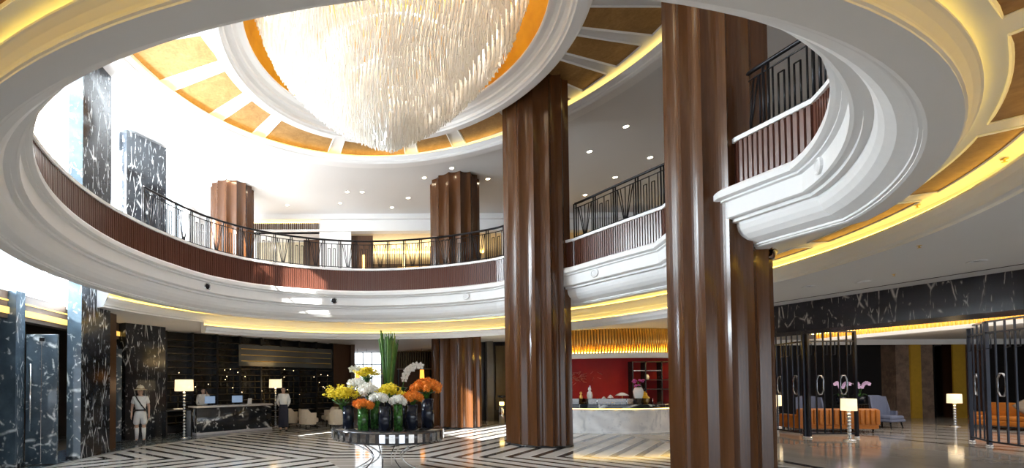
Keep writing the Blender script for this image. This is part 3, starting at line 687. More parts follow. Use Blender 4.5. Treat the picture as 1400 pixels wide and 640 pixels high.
# far cafe behind the flowers
YC = 28.0
f = MB()
for x in (.1, .7, 1.25, 1.85): f.box((x, YC, 2.6), (.06, .08, 2.4))
for z in (1.4, 2.2, 3.0, 3.8): f.box((1.0, YC, z), (1.8, .08, .05))
o = f.build('window_20', black); o['kind'] = 'structure'; MB().box((1.0, YC+.05, 2.6), (1.75, .012, 2.4)).build('pane', pane, o)
slab('wall_back.014', .05, 2.2, YC-.05, YC+.1, 0, 1.4, gwall); slab('wall_back.015', 1.9, 9, YC, YC+.15, 0, 3.8, panelw)
slab('trim_140', .1, 1.9, YC+1.2, YC+1.3, 1.2, 3.9, P('daylit_glass_block', (.9, .9, .9), .5, emit=(.9, .95, 1), es=1.6), 'bright daylit window beyond the cafe')
sh = empty('wall_shelf', (3.9, YC-.2, 0), 'brown slatted wall shelf in the far cafe right of the grass', 'shelf')
q = MB()
for i in range(14): q.box((-.95+.145*i, 0, 3.3), (.06, .25, 1.1))
q.build('slats', bz, sh)
for z in (2.7, 3.85): MB().box((0, 0, z), (2.1, .3, .06)).build('board', P('shelf_board_%d' % int(z*10), (.4, .33, .28), .4), sh)
q = MB(); q.box((-1.0, 0, 1.35), (.08, .25, 2.7)); q.box((1.0, 0, 1.35), (.08, .25, 2.7)); q.build('uprights', black, sh)
def pendant(x, y, z, label):
    e = empty('pendant_lamp', (x, y, 3.8), label, 'lamp', 'orange pendant lamps in the cafe')
    MB().tube([(0, 0, 0), (0, 0, z+.5-3.8)], .008, 5).build('cord', black, e); MB().lathe([(.11, z+.5-3.8), (.13, z-3.8), (.12, z-3.8), (.10, z+.5-3.8), (.0, z+.5-3.8)], (0, 0, 0), 16).build('lamp_shade', shadeo, e)
pendant(.32, 25.5, 1.98, 'orange pendant lamp left of the tall grass, the farther left of two'); pendant(.85, 25.5, 2.0, 'orange pendant lamp close to the left of the tall grass'); pendant(4.02, 25.5, 2.08, 'orange pendant lamp right of the grass beside the fluted column')
# niche between columns
slab('wall_back.016', 5.6, 8.6, 21.6, 21.8, 0, 3.8, P('night_blue_wall', (.02, .022, .03), .3)); slab('trim_141', 6.95, 7.6, 21.45, 21.6, .5, 3.6, P('khaki_panel', (.16, .12, .06), .4), 'khaki wall panel between two columns')
slab('trim_142', 6.45, 6.75, 21.2, 21.5, 0, 3.8, P('grey_pier', (.16, .15, .14), .4))
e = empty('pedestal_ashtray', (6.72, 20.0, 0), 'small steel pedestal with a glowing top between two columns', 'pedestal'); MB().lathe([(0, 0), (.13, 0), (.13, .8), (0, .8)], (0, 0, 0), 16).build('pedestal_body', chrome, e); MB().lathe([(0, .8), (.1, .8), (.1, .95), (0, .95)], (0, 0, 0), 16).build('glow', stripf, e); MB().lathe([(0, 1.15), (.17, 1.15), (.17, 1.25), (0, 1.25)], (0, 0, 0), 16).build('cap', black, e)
q = MB(); q.tube([(0.0, 0, .94), (0, 0, 1.16)], .02, 6); q.build('rod', black, e)

# ------------------------------------------------------------------ bar
BC = V((9.55, 19.5))
def arc(r, z, a0=-150, a1=-30, n=60): return [(BC.x+r*cos(R(a0+(a1-a0)*i/n)), BC.y+r*sin(R(a0+(a1-a0)*i/n)), z) for i in range(n+1)]
def arcwall(prof, a0=-150, a1=-30, n=60, e=None, mb=None):
    mb = mb or MB(); k = n+1; vs = []
    for r, z in prof: vs += [(x-(e.location.x if e else 0), y-(e.location.y if e else 0), zz) for x, y, zz in arc(r, z, a0, a1, n)]
    return mb.add(vs, [(i*k+j, i*k+j+1, (i+1)*k+j+1, (i+1)*k+j) for i in range(len(prof)-1) for j in range(n)])
bar = empty('bar_counter', (BC.x, BC.y-3.8, 0), 'curved white bar counter with wave relief front and black top', 'bar')
# wave relief front
mb = MB(); n = 150; m_ = 10; vs = []
for j in range(m_+1):
    z = .06+.76*j/m_
    for i in range(n+1):
        a = R(-150+120*i/n); ph = (i*.23+j*.55+.8*sin(j*.7)); r = 3.84+.02*abs(sin(ph))
        vs.append((BC.x+r*cos(a)-bar.location.x, BC.y+r*sin(a)-bar.location.y, z))
mb.add(vs, [(j*(n+1)+i, j*(n+1)+i+1, (j+1)*(n+1)+i+1, (j+1)*(n+1)+i) for j in range(m_) for i in range(n)], 0, True).build('relief_front', wmarble, bar)
arcwall([(3.3, 0), (3.9, 0), (3.9, .06), (3.3, .06)], e=bar).build('base', wmarble, bar)
arcwall([(3.80, .84), (3.86, .84), (3.86, .88), (3.80, .88)], e=bar).build('amber_light_line', stripf, bar)
arcwall([(3.2, .88), (3.95, .88), (3.96, .90), (3.96, 1.0), (3.95, 1.02), (3.2, 1.02), (3.2, .88)], e=bar).build('counter_top', bmarble, bar)
dc = empty('glass_display_case', (BC.x, BC.y-3.5, 1.02), 'long curved glass display case standing on the bar top', 'display case')
arcwall([(3.80, 1.02), (3.80, 1.22), (3.45, 1.22), (3.45, 1.02)], -118, -72, 30, dc, None).build('glass', dpane, dc); dc.location.z = 0
for a in (-118, -103, -88, -72): 
    q = MB(); q.tube([(BC.x+3.8*cos(R(a))-dc.location.x, BC.y+3.8*sin(R(a))-dc.location.y, z) for z in (1.02, 1.22)], .01, 5); q.build('frame_post', chrome, dc)
def onbar(a, r, z): return (BC.x+r*cos(R(a)), BC.y+r*sin(R(a)), z)
for i, (a, cmat, lb) in enumerate([(-96, yellowglaze, 'yellow pastry tray in the glass case, left'), (-86, yellowglaze, 'yellow pastry tray in the glass case, right'), (-106, wht, 'tray of white cakes in the glass case')]):
    e = empty('pastry_tray', onbar(a, 3.62, 1.022), lb, 'tray', 'pastry trays in the display case', R(a)+pi/2); MB().bevbox((0, 0, .012), (.5, .2, .02), 0, .005, 1).build('tray', chrome, e)
    for q in range(5): MB().ball((-.18+.09*q, 0, .05), .035, 6, sc=(1, 1.4, .8)).build('pastry', cmat, e)
BK = V(BC); BC = V((10.5, 20.75))
cn = empty('gold_tube_canopy', (BC.x, BC.y, 2.7), 'curved canopy of upright gold tubes above a white ledge over the bar', 'canopy')
mb = arcwall([(4.32, 2.70), (4.54, 2.70), (4.56, 2.74), (4.56, 2.86), (4.50, 2.90), (4.32, 2.90), (4.32, 2.70)], e=cn); mb.v = [(x, y, z-2.7) for x, y, z in mb.v]; mb.build('white_ledge', white, cn)
mb = arcwall([(4.22, 2.9), (4.22, 3.8)], e=cn); mb.v = [(x, y, z-2.7) for x, y, z in mb.v]; mb.build('backing', P('amber_backing', (.10, .05, .01), .35, .4), cn)
for i in range(60):
    a = R(-128+76*i/59); q = MB(); q.tube([(4.4*cos(a), 4.4*sin(a), .2), (4.4*cos(a), 4.4*sin(a), 1.09)], .034, 8); q.build('gold_tube', gold, cn)
mb = arcwall([(4.30, 2.91), (4.34, 2.91), (4.34, 2.94), (4.30, 2.94)], e=cn); mb.v = [(x, y, z-2.7) for x, y, z in mb.v]; mb.build('uplight_strip', P('canopy_uplight', (1, .8, .4), .6, emit=(1, .66, .14), es=22), cn)
BC = BK
slab('wall_back.017', 7.6, 15.5, 19.6, 19.8, 0, 3.8, redwall, 'dark red lacquer wall behind the bar')
bs = empty('back_bar_shelf', (13.0, 19.3, 0), 'black lattice shelf against the red wall at the right of the bar', 'shelf')
q = MB()
for x in (-.9, -.35, .35, .9): q.box((x, 0, 1.35), (.05, .3, 2.7))
q.build('uprights', black, bs)
for z, x0, x1 in ((1.5, -.9, .9), (1.9, -.35, .9), (2.3, -.9, .35), (2.68, -.9, .9)): MB().box(((x0+x1)/2, 0, z), (x1-x0, .3, .04)).build('shelf_board', chrome if z == 2.3 else black, bs)
for i, (x, z, mt, lb) in enumerate([(12.8, 1.922, porcelain, 'small white jar on the back bar shelf'), (13.4, 1.922, vased, 'dark jar on the back bar shelf, right of the white one'), (12.5, 1.522, vased, 'dark jar low on the back bar shelf')]):
    e = empty('jar', (x, 19.3, z), lb, 'jar', 'jars on the back bar shelf'); MB().lathe([(0, 0), (.06, 0), (.09, .1), (.06, .18), (0, .18)], (0, 0, 0), 14).build('jar_body', mt, e); MB().lathe([(.06, .18), (.05, .21), (0, .22)], (0, 0, 0), 14).build('lid', mt, e)
art = empty('wall_relief', (9.9, 19.58, 2.0), 'faint silvery relief on the red wall behind the bar', 'relief'); q = MB()
for i in range(60):
    x, z = random.gauss(0, .42), random.gauss(0, .16); q.tube([(x, 0, z), (x+random.uniform(-.15, .15), -.015, z+random.uniform(-.1, .1)), (x+random.uniform(-.2, .2), 0, z+random.uniform(-.12, .12))], .008, 4)
q.build('relief_lines', P('dull_rose_silver', (.30, .10, .10), .4, .3), art)
# ornaments on the bar
e = empty('gold_figurine', onbar(-110.5, 3.6, 1.02), 'small gold figurine at the left end of the bar', 'figurine'); MB().lathe([(0, 0), (.09, 0), (.09, .05), (.03, .08), (.06, .2), (.05, .3), (.02, .34), (.045, .38), (.03, .44), (0, .45)], (0, 0, 0), 16).build('figure', gold, e); MB().lathe([(0, -.0), (.1, 0), (.1, .03), (0, .03)], (0, 0, 0), 16).build('base', black, e)
e = empty('white_statuette', onbar(-105, 3.35, 1.02), 'white statuette standing on the bar beside the gold figurine', 'figurine'); MB().lathe([(0, 0), (.11, 0), (.11, .06), (.06, .1), (.1, .3), (.08, .42), (.03, .47), (.055, .52), (.04, .6), (0, .62)], (0, 0, 0), 16).build('figure', porcelain, e); MB().ball((0, -.02, .64), .03, 6).build('topknot', pink, e)
for i, (a, hh, rr, lb) in enumerate([(-96.5, .22, .09, 'smallest white mushroom lamp on the bar'), (-92.5, .28, .1, 'middle white mushroom lamp on the bar'), (-85, .36, .22, 'widest white umbrella shaped lamp on the bar')]):
    e = empty('mushroom_lamp', onbar(a, 3.3, 1.02), lb, 'lamp', 'white mushroom lamps on the bar'); MB().lathe([(0, 0), (.05, 0), (.012, .03), (.012, hh-.05), (0, hh-.05)], (0, 0, 0), 12).build('stem', gold, e); MB().lathe([(rr, hh-.06), (rr*.8, hh-.02), (rr*.3, hh+.04), (0, hh+.05)], (0, 0, 0), 20).build('lamp_shade', porcelain, e)
e = empty('tall_vase', onbar(-75, 3.4, 1.02), 'tall white porcelain vase on the bar holding purple orchids', 'vase'); MB().lathe([(0, 0), (.08, 0), (.07, .04), (.15, .3), (.17, .45), (.13, .56), (.10, .6), (.09, .58), (0, .5)], (0, 0, 0), 20).build('vase_body', porcelain, e); MB().lathe([(0, 0), (.09, 0), (.09, .03), (0, .03)], (0, 0, 0), 16).build('foot', porcelain, e)
fl = empty('orchid_bunch', onbar(-75, 3.4, 1.625), 'purple orchids in the tall white vase on the bar', 'flowers')
P('purple_petals', (.5, .08, .35), .6)
for i in range(14): MB().ball((random.uniform(-.14, .14), random.uniform(-.1, .1), random.uniform(.03, .28)), .05, 5, sc=(1, 1, .7)).build('blossom', MATS['purple_petals'], fl)
q = MB(); q.tube([(0, 0, -.05), (0, 0, .2)], .02, 5); q.build('stems', green, fl)
e = empty('ginger_jar', onbar(-68.5, 3.35, 1.02), 'round yellow glazed jar with lid at the right of the bar', 'jar'); MB().lathe([(0, 0), (.09, 0), (.15, .12), (.15, .22), (.08, .3), (.07, .32), (0, .32)], (0, 0, 0), 20).build('jar_body', yellowglaze, e); MB().lathe([(.08, .32), (.07, .38), (.02, .4), (.02, .44), (0, .45)], (0, 0, 0), 16).build('lid', yellowglaze, e)

# ------------------------------------------------------------------ flower table
T = V((.70, 8.95)); TZ = .93
tb = empty('round_table', (*T, 0), 'round mirrored table with curved chrome legs carrying the flowers', 'table')
MB().lathe([(0, .70), (1.06, .70), (1.10, .71), (1.10, TZ-.02), (1.08, TZ), (0, TZ)], (0, 0, 0), 72).build('mirrored_top', P('dark_mirror', (.10, .10, .11), .05, .6), tb)
for i in range(40):
    a = 2*pi*i/40; q = MB(); q.box((1.112*cos(a), 1.112*sin(a), .82), (.015, .105, .15), a); q.build('mirror_facet', chrome if i % 2 else P('pale_facet_%d' % i, (.6, .58, .55), .1, .9), tb)
for i in range(8):
    a = 2*pi*i/8+.2; q = MB(); q.tube([(r_*cos(a+da), r_*sin(a+da), z) for r_, z, da in [(.30+.50*abs(t_/10-1)**1.8+(.12 if t_ < 10 else 0)*abs(t_/10-1), .70-.034*t_, .02*t_) for t_ in range(21)]], .013, 8); q.build('leg', chrome, tb)
def vase(p, h, r, mt, lb, grp='cylinder vases on the mirrored table'):
    e = empty('glass_vase', (T.x+p[0], T.y+p[1], TZ), lb, 'vase', grp)
    MB().lathe([(0, 0), (r, 0), (r, h), (r-.012, h), (r-.015, .02), (0, .02)], (0, 0, 0), 24).build('vase_body', mt, e); MB().lathe([(r, h), (r+.006, h+.006), (r-.012, h+.006), (r-.012, h)], (0, 0, 0), 24).build('rim', mt, e.children[0])
def blossom(kind, s_):
    mb = MB()
    if kind == 'spray':                                  # thin arching sprigs of small flowers
        for i in range(9):
            a = random.uniform(0, 2*pi); el = random.uniform(.2, 1.3); d = V((cos(a)*cos(el), sin(a)*cos(el), sin(el)))
            pts = [d*s_*t+V((0, 0, -.10*s_*t*t*4*.3)) for t in (.2, .6, 1.0)]; mb.tube(pts, .006, 4)
            for t in (.45, .6, .75, .88, 1.0):
                p = d*s_*t+V((random.uniform(-.03, .03), random.uniform(-.03, .03), random.uniform(-.03, .02))); 
                for q in range(3): 
                    b = random.uniform(0, 6.28); u = V((cos(b), sin(b), random.uniform(-.4, .6)))*.035; w_ = u.orthogonal().normalized()*.014
                    mb.add([p, p+u*.6+w_, p+u, p+u*.6-w_], [(0, 1, 2, 3)])
    else:
        npet = 46
        for i in range(npet):
            z = 1-2*(i+.5)/npet; a = i*2.39996; d = V((cos(a)*sqrt(1-z*z), sin(a)*sqrt(1-z*z), z)); p = d*s_*.62; u = (d+V((random.uniform(-.5, .5), random.uniform(-.5, .5), random.uniform(-.2, .5)))).normalized()*s_*.5
            w_ = u.orthogonal().normalized()*s_*.2; w2 = u.cross(w_).normalized()*s_*.05
            mb.add([p, p+u*.55+w_+w2, p+u, p+u*.55-w_+w2, p+u*.5-w2*2], [(0, 1, 4), (1, 2, 4), (2, 3, 4), (3, 0, 4)])
        mb.ball((0, 0, 0), s_*.7, 6)
    return mb
def bouquet(p, z, spread, n, kind, s_, mt, lb, grp='cut flowers on the mirrored table'):
    e = empty('flower_bouquet', (T.x+p[0], T.y+p[1], TZ+z), lb, 'flowers', grp)
    st_ = MB()
    for i in range(n):
        a = i*2.4; rr = spread[0]*sqrt((i+.3)/n); q = V((rr*cos(a), rr*.8*sin(a), spread[1]*(.4+.6*(1-(i/n)))))
        b = blossom(kind, s_*random.uniform(.85, 1.1)).build('blossom', mt, e); b.location = q
        st_.tube([(0, 0, -.12), (q.x*.4, q.y*.4, q.z*.3), tuple(q)], .009, 5)
    st_.build('stems', green, e)
    lf = MB()
    for i in range(7):
        a = i*.9; u = V((cos(a), sin(a), .25))*spread[0]*.9; w_ = V((-sin(a), cos(a), 0))*.045
        lf.add([(0, 0, -.02), u*.5+w_, u, u*.5-w_], [(0, 1, 2, 3)])
    lf.build('leaves', darkgreen, e)
def tp(x, y, dy=0): Y = T.y+dy; return ((x-U0)/608*Y*1.0-T.x, dy)
for x, dy, h, r, mt, lb in [(476, -.25, .44, .11, vased, 'dark vase under the yellow spray at far left of the table'), (496, -.62, .40, .10, vaseg, 'green vase under the front left orange flowers'), (512, -.3, .52, .085, vaseg, 'slim green vase second from the left of the two middle ones'),
        (525, -.75, .44, .11, vased, 'dark vase at the front middle of the table'), (544, -.7, .48, .085, vaseg, 'green vase under the front right white flowers'), (562, -.45, .46, .12, vased, 'dark vase under the smaller right orange flowers'), (584, -.1, .56, .12, vased, 'tall dark vase at the right end under the large orange flowers'),
        (521, .15, .62, .11, vased, 'black pot in the middle back holding the tall grass'), (549, .3, .66, .12, vased, 'black pot at the back right holding white orchids'), (506, .35, .6, .11, vased, 'black pot at the back left holding white orchids'), (500, -.05, .55, .09, vased, 'dark vase behind the green ones under white flowers'), (531, -.35, .5, .09, vased, 'dark vase in the middle under yellow flowers')]:
    vase(tp(x, 0, dy), h, r, mt, lb)
for x, dy, z, sp, n, kd, s_, mt, lb in [(468, -.25, .46, (.24, .2), 11, 'spray', .24, yel, 'big yellow spray at the left end of the table'), (495, -.62, .42, (.17, .10), 9, 'ball', .085, orn, 'low orange flowers at the front left of the table'),
        (503, -.3, .66, (.17, .14), 8, 'ball', .10, wht, 'white flowers in the middle left of the arrangement'), (489, -.05, .82, (.13, .08), 5, 'ball', .10, wht, 'white flowers behind the yellow spray'), (517, -.75, .56, (.13, .08), 6, 'ball', .08, wht, 'white flowers at the front middle of the table'),
        (502, .2, .95, (.18, .12), 8, 'spray', .17, yel, 'yellow spray behind the white flowers, left of the grass'), (531, -.35, .54, (.2, .18), 9, 'spray', .17, yel, 'yellow spray at the centre under the grass'), (544, -.7, .46, (.13, .14), 6, 'ball', .075, wht, 'small white flowers at the front right of the table'),
        (564, -.45, .52, (.17, .14), 10, 'ball', .085, orn, 'smaller orange flowers right of centre'), (583, -.1, .66, (.27, .24), 20, 'ball', .095, orn, 'large orange flower mass at the right end of the table')]:
    bouquet(tp(x, 0, dy), z, sp, n, kd, s_, mt, lb)
grs = [P('grass_%d' % i, c, .5, var=.3, scale=14) for i, c in enumerate(((.03, .11, .012), (.10, .24, .03), (.06, .17, .02), (.20, .27, .05)))]
gx, gy = tp(531, 0, .15)
gr = empty('ornamental_grass', (T.x+gx, T.y+gy, TZ+.6), 'tall bundle of green horsetail stems rising from the middle of the table', 'plant')
for i in range(64):
    a = random.uniform(0, 6.28); rr = .17*sqrt(random.random()); h = random.uniform(1.05, 1.36)
    q = MB(); q.tube([(rr*.45*cos(a), rr*.45*sin(a), -.4), (rr*.6*cos(a), rr*.6*sin(a), .4), (rr*(1.15+.25*random.random())*cos(a+.1), rr*sin(a+.1), h)], .010, 5); q.build('stem', grs[i*7 % 4], gr)
for (x, dy, zz, sd, lb) in [(506, .35, .62, -1, 'white orchid sprays on the left of the tall grass'), (549, .3, .68, 1, 'white orchid sprays on the right of the tall grass')]:
    px_, py_ = tp(x, 0, dy); e = empty('white_orchid', (T.x+px_, T.y+py_, TZ+zz), lb, 'plant', 'white orchids on the mirrored table')
    for s_ in range(2):
        pts = bez((0, 0, -.1), (.05*sd, 0, .55+.1*s_), (sd*(.22+.16*s_), -.1*s_, .50+.05*s_), 8); q = MB(); q.tube(pts, .008, 5); sm_ = q.build('stem', green, e)
        for i in range(3, 9):
            p = pts[i]; b = MB()
            for k_ in range(5):
                a = k_*1.2566+.3; u = V((cos(a), -.25, sin(a)))*.085; w_ = V((-sin(a), 0, cos(a)))*.032
                b.add([p, p+u*.6+w_, p+u, p+u*.6-w_], [(0, 1, 2, 3)])
            b.ball(p+V((0, -.015, 0)), .012, 5); b.build('blossom', wht, sm_)
    lf = MB()
    for i in range(5):
        a = i*1.256; u = V((cos(a)*.24, sin(a)*.2, .1)); w_ = V((-sin(a), cos(a), 0))*.05; lf.add([(0, 0, 0), u*.5+w_+V((0, 0, .06)), u, u*.5-w_+V((0, 0, .06))], [(0, 1, 2, 3)])
    lf.build('leaves', darkgreen, e)

# ------------------------------------------------------------------ right lounge
B0, B1 = V((10.9, 13.2)), V((13.3, 2.6)); bd = (B1-B0); bn = V((-bd.y, bd.x)).normalized(); ba = atan2(bd.y, bd.x)
bc = (B0+B1)/2+bn*.6
struct(MB().box((bc.x, bc.y, 3.44), (bd.length, 1.2, .72), ba), 'trim_150', beammarble, 'veined black marble beam across the lounge entrance')
jl = (B0+B1)/2-bn*.62; struct(MB().box((jl.x, jl.y, 3.798), (bd.length, .03, .012), ba), 'trim_151', iron, 'dark shadow joint in the low ceiling')
# gold fringed light cornice
cn2 = empty('fringed_cornice', (18.3, 12.2, 3.45), 'lit gold fringed cornice under the lounge ceiling', 'cornice')
MB().box((.1, 0, .28), (.12, 11, .12)).build('light_line', P('cornice_lamp', (1, .8, .4), .6, emit=(1, .72, .28), es=9), cn2)
q = MB()
for i in range(110): q.box((0, -5.4+.098*i, .16), (.03, .045, .26))
o = q.build('fringe', gold, cn2)
MB().box((.22, 0, .16), (.14, 11, .3)).build('backing', P('cornice_backing', (.3, .16, .05), .4), cn2)
MB().box((-.1, 0, -.06), (.5, 11, .12)).build('white_band', white, cn2)
WALL = 21.5
slab('wall_back.018', 12.5, 26.3, WALL+.6, WALL+.8, 0, 3.8, P('near_black_wall', (.008, .008, .010), .3)); slab('wall_back.019', 26.3, 28.1, WALL, WALL+.8, 0, 3.8, brownmarble, 'brown stone wall panel in the lounge')
slab('trim_152', 26.95, 27.45, WALL-.06, WALL, 0, 3.8, P('ochre_gold_strip', (.50, .30, .03), .35), 'ochre upright strip on the stone panel'); slab('wall_back.020', 28.1, 29.0, WALL+.6, WALL+.8, 0, 3.8, black)
slab('trim_153', 29.0, 29.6, WALL-.06, WALL, 0, 3.8, P('ochre_gold_strip_b', (.50, .30, .03), .35), 'ochre upright strip beside the dark doorway'); slab('wall_back.021', 29.6, 30.6, WALL, WALL+.8, 0, 3.8, P('brown_red_panel', (.10, .045, .025), .35)); slab('wall_back.022', 30.6, 34, WALL, WALL+.8, 0, 3.8, black)
slab('trim_154', 13, 33, WALL-.1, WALL+.0, 3.55, 3.8, white, 'white ceiling edge in the lounge')
def screen(p0, p1, h, label):
    d = V(p1)-V(p0); L = d.length; a = atan2(d.y, d.x)
    e = empty('lattice_screen', ((p0[0]+p1[0])/2, (p0[1]+p1[1])/2, 0), label, 'screen', 'black lattice screens of the lounge', a)
    n = max(3, round(L/.27))
    for x in (-L/2, L/2): MB().box((x, 0, h/2+.02), (.07, .07, h-.04)).build('post', blueiron, e); MB().lathe([(0, 0), (.07, 0), (.07, .04), (0, .05)], (x, 0, 0), 12).build('foot', chrome, e)
    for z in (.14, h-.02, h-.32): MB().box((0, 0, z), (L, .045, .045)).build('rail', blueiron, e)
    for i in range(1, n): MB().box((-L/2+L*i/n, 0, h/2+.06), (.03, .03, h-.16)).build('bar', blueiron, e)
    for i in range(n):
        if i % 3 == 1:
            x = -L/2+L*(i+.5)/n; w = L/n*.42; q = MB()
            q.tube([(x-w*.4, 0, 1.98), (x+w*.4, 0, 1.98), (x+w, 0, 1.86), (x+w, 0, 1.50), (x+w*.4, 0, 1.38), (x-w*.4, 0, 1.38), (x-w, 0, 1.50), (x-w, 0, 1.86)], .022, 6, closed=True); q.build('octagon_ring', P('dull_steel', (.32, .34, .38), .25, 1) if 'dull_steel' not in MATS else MATS['dull_steel'], e)
        else:
            x = -L/2+L*(i+.5)/n; q = MB(); q.tube([(x, 0, h-.32), (x, 0, h-.75), (x-L/n*.5, 0, h-.75)], .014, 5); q.build('step_motif', blueiron, e)
    return e
screen((15.3, 17.3), (14.48, 14.25), 3.4, 'left lattice screen, the folded panel next to the fluted column')
screen((14.52, 14.16), (16.02, 14.16), 3.4, 'left lattice screen, the panel in front of the tufted orange sofa')
screen((17.35, 12.15), (16.2, 9.6), 3.42, 'right lattice screen at the right edge of the photo')
screen((18.2, 13.1), (17.42, 12.2), 3.42, 'rear leaf of the right lattice screen')
def sofa(loc, rz, L, h, label, ncush, tuft=False):
    e = empty('sofa', loc, label, 'sofa', 'orange leather sofas in the lounge', rz)
    MB().bevbox((0, 0, .22), (L, .9, .2), 0, .04, 2).build('base', orange, e)
    w = (L-.36)/ncush
    for i in range(ncush): MB().bevbox((-L/2+.18+w*(i+.5), -.06, .40), (w-.01, .74, .18), 0, .05, 2).build('seat_cushion', orange, e)
    MB().bevbox((0, .38, h/2+.1), (L, .18, h-.2), 0, .06, 2).build('backrest', orange, e)
    if tuft:
        q = MB(); n = int(L/.16)
        for i in range(n): q.bevbox((-L/2+.08+.16*i, .48, h/2+.12), (.13, .06, h-.32), 0, .025, 2)
        q.build('channel_tufting', orange, e)
    for x in (-L/2+.09, L/2-.09): MB().bevbox((x, 0, .40), (.18, .88, .42), 0, .05, 2).build('armrest', orange, e)
    for x in (-L/2+.12, L/2-.12):
        for y in (-.36, .36): MB().tube([(x, y, .13), (x, y, 0)], [.03, .02], 8).build('leg', black, e)
    return e
sofa((17.15, 16.1, 0), pi-.12, 2.5, .84, 'tufted orange leather sofa seen from behind through the left screen', 3, True)
sofa((24.3, 14.9, 0), -pi/2+.06, 4.6, .97, 'long orange leather sofa near the right edge', 4)
def cushion(loc, rz, label, mt=taupe):
    mb = MB(); n = 10; vs = []
    for s_ in (1, -1):
        for i in range(n+1):
            for j in range(n+1):
                u, v = i/n*2-1, j/n*2-1; t = (1-u**4)*(1-v**4); vs.append((u*.27*(1-.08*v*v), s_*.11*sqrt(max(t, 0)), v*.27*(1-.08*u*u)))
    k = (n+1)**2; fs = []
    for i in range(n):
        for j in range(n):
            a = i*(n+1)+j; fs += [(a, a+1, a+n+2, a+n+1), (k+a, k+a+n+1, k+a+n+2, k+a+1)]
    o = mb.add(vs, fs, 0, True).build('cushion', mt); tag(o, label, 'cushion', 'cushions on the long orange sofa'); o.location = loc; o.rotation_euler = (R(-22), R(45) if mt == taupe else 0, rz); return o
cushion((24.22, 15.95, .86), -pi/2+.06, 'taupe cushion standing on its corner on the long orange sofa'); cushion((24.2, 14.3, .78), -pi/2+.1, 'pale grey cushion on the orange sofa behind the right screen', P('pale_cushion', (.4, .38, .36), .8))
crystal_lamp((23.6, 17.45, 0), 1.28, 'cream shaded lamp beside the left end of the long orange sofa', .19, .36, 'lounge lamps'); crystal_lamp((15.05, 13.5, 0), 1.27, 'bright shaded lamp at the right end of the left lattice screen', .175, .36, 'lounge lamps'); crystal_lamp((16.75, 17.55, 0), 1.27, 'small bright lamp beside the nearest column, behind the left screen', .15, .42, 'lounge lamps')
armchair('wing_armchair', (20.6, 17.2, 0), .25, 'blue grey wing armchair beside the dark planter', bluefab, 'blue wing armchairs', 1.25, 1.05); armchair('wing_armchair', (18.6, 18.0, 0), -.3, 'blue grey wing armchair seen through the left screen', bluefab, 'blue wing armchairs', 1.2, .95)
pl_ = empty('slatted_side_table', (20.35, 18.2, 0), 'dark slatted side table carrying the orchids', 'table', None, .1)
MB().bevbox((0, 0, .86), (1.15, .6, .05), 0, .01, 1).build('table_top', black, pl_)
for i in range(9): MB().box((-.5+.125*i, -.27, .44), (.05, .04, .8)).build('slat', P('dark_brown_slat_%d' % i, (.045, .025, .02), .4), pl_)
for x in (-.54, .54):
    for y in (-.25, .25): MB().box((x, y, .42), (.05, .05, .84)).build('leg', black, pl_)
for i, (x, lb) in enumerate([(19.93, 'lilac orchids in a dark pot, the left of the two'), (20.72, 'lilac orchids in a dark pot, the right of the two')]):
    e = empty('potted_orchid', (x, 18.15, .886), lb, 'plant', 'lilac orchids on the side table'); MB().lathe([(0, 0), (.12, 0), (.15, .28), (.13, .28), (0, .24)], (0, 0, 0), 18).build('pot', vased, e)
    for s_ in (-1, 1):
        pts = bez((0, 0, .25), (.05*s_, 0, 1.0), (.3*s_, -.05, .80), 8); q = MB(); q.tube(pts, .008, 5); sm_ = q.build('stem', green, e)
        for j in range(3, 9):
            p = pts[j]; b = MB()
            for k_ in range(5):
                a = k_*1.2566+.3; u = V((cos(a), -.25, sin(a)))*.085; w_ = V((-sin(a), 0, cos(a)))*.045; b.add([p, p+u*.6+w_, p+u, p+u*.6-w_], [(0, 1, 2, 3)])
            b.build('blossom', pink, sm_)
    lf = MB()
    for j in range(5):
        a = j*1.256; u = V((cos(a)*.3, sin(a)*.25, .3)); w_ = V((-sin(a), cos(a), 0))*.05; lf.add([(0, 0, .25), u*.5+w_+V((0, 0, .25)), u, u*.5-w_+V((0, 0, .25))], [(0, 1, 2, 3)])
    lf.build('leaves', darkgreen, e)

# ------------------------------------------------------------------ people
def skinned(name, nodes, edges, mat, parent, root, sub=2):
    names = list(nodes); idx = {n: i for i, n in enumerate(names)}
    me = bpy.data.meshes.new(name); me.from_pydata([nodes[n][:3] for n in names], [(idx[a], idx[b]) for a, b in edges], []); o = bpy.data.objects.new(name, me); COL.objects.link(o)
    md = o.modifiers.new('s', 'SKIN'); md.use_smooth_shade = True; ss = o.modifiers.new('u', 'SUBSURF'); ss.levels = sub; ss.render_levels = sub
    for i, n in enumerate(names):
        r_ = nodes[n][3]; d = me.skin_vertices[0].data[i]; d.radius = r_ if isinstance(r_, tuple) else (r_, r_); d.use_root = n == root
    bpy.context.view_layer.update(); ev = o.evaluated_get(bpy.context.evaluated_depsgraph_get()); m2 = bpy.data.meshes.new_from_object(ev); bpy.data.objects.remove(o)
    m2.name = name; m2.materials.clear(); m2.materials.append(mat); m2.polygons.foreach_set('use_smooth', [True]*len(m2.polygons)); m2.update(); o = bpy.data.objects.new(name, m2); COL.objects.link(o); o.parent = parent; return o
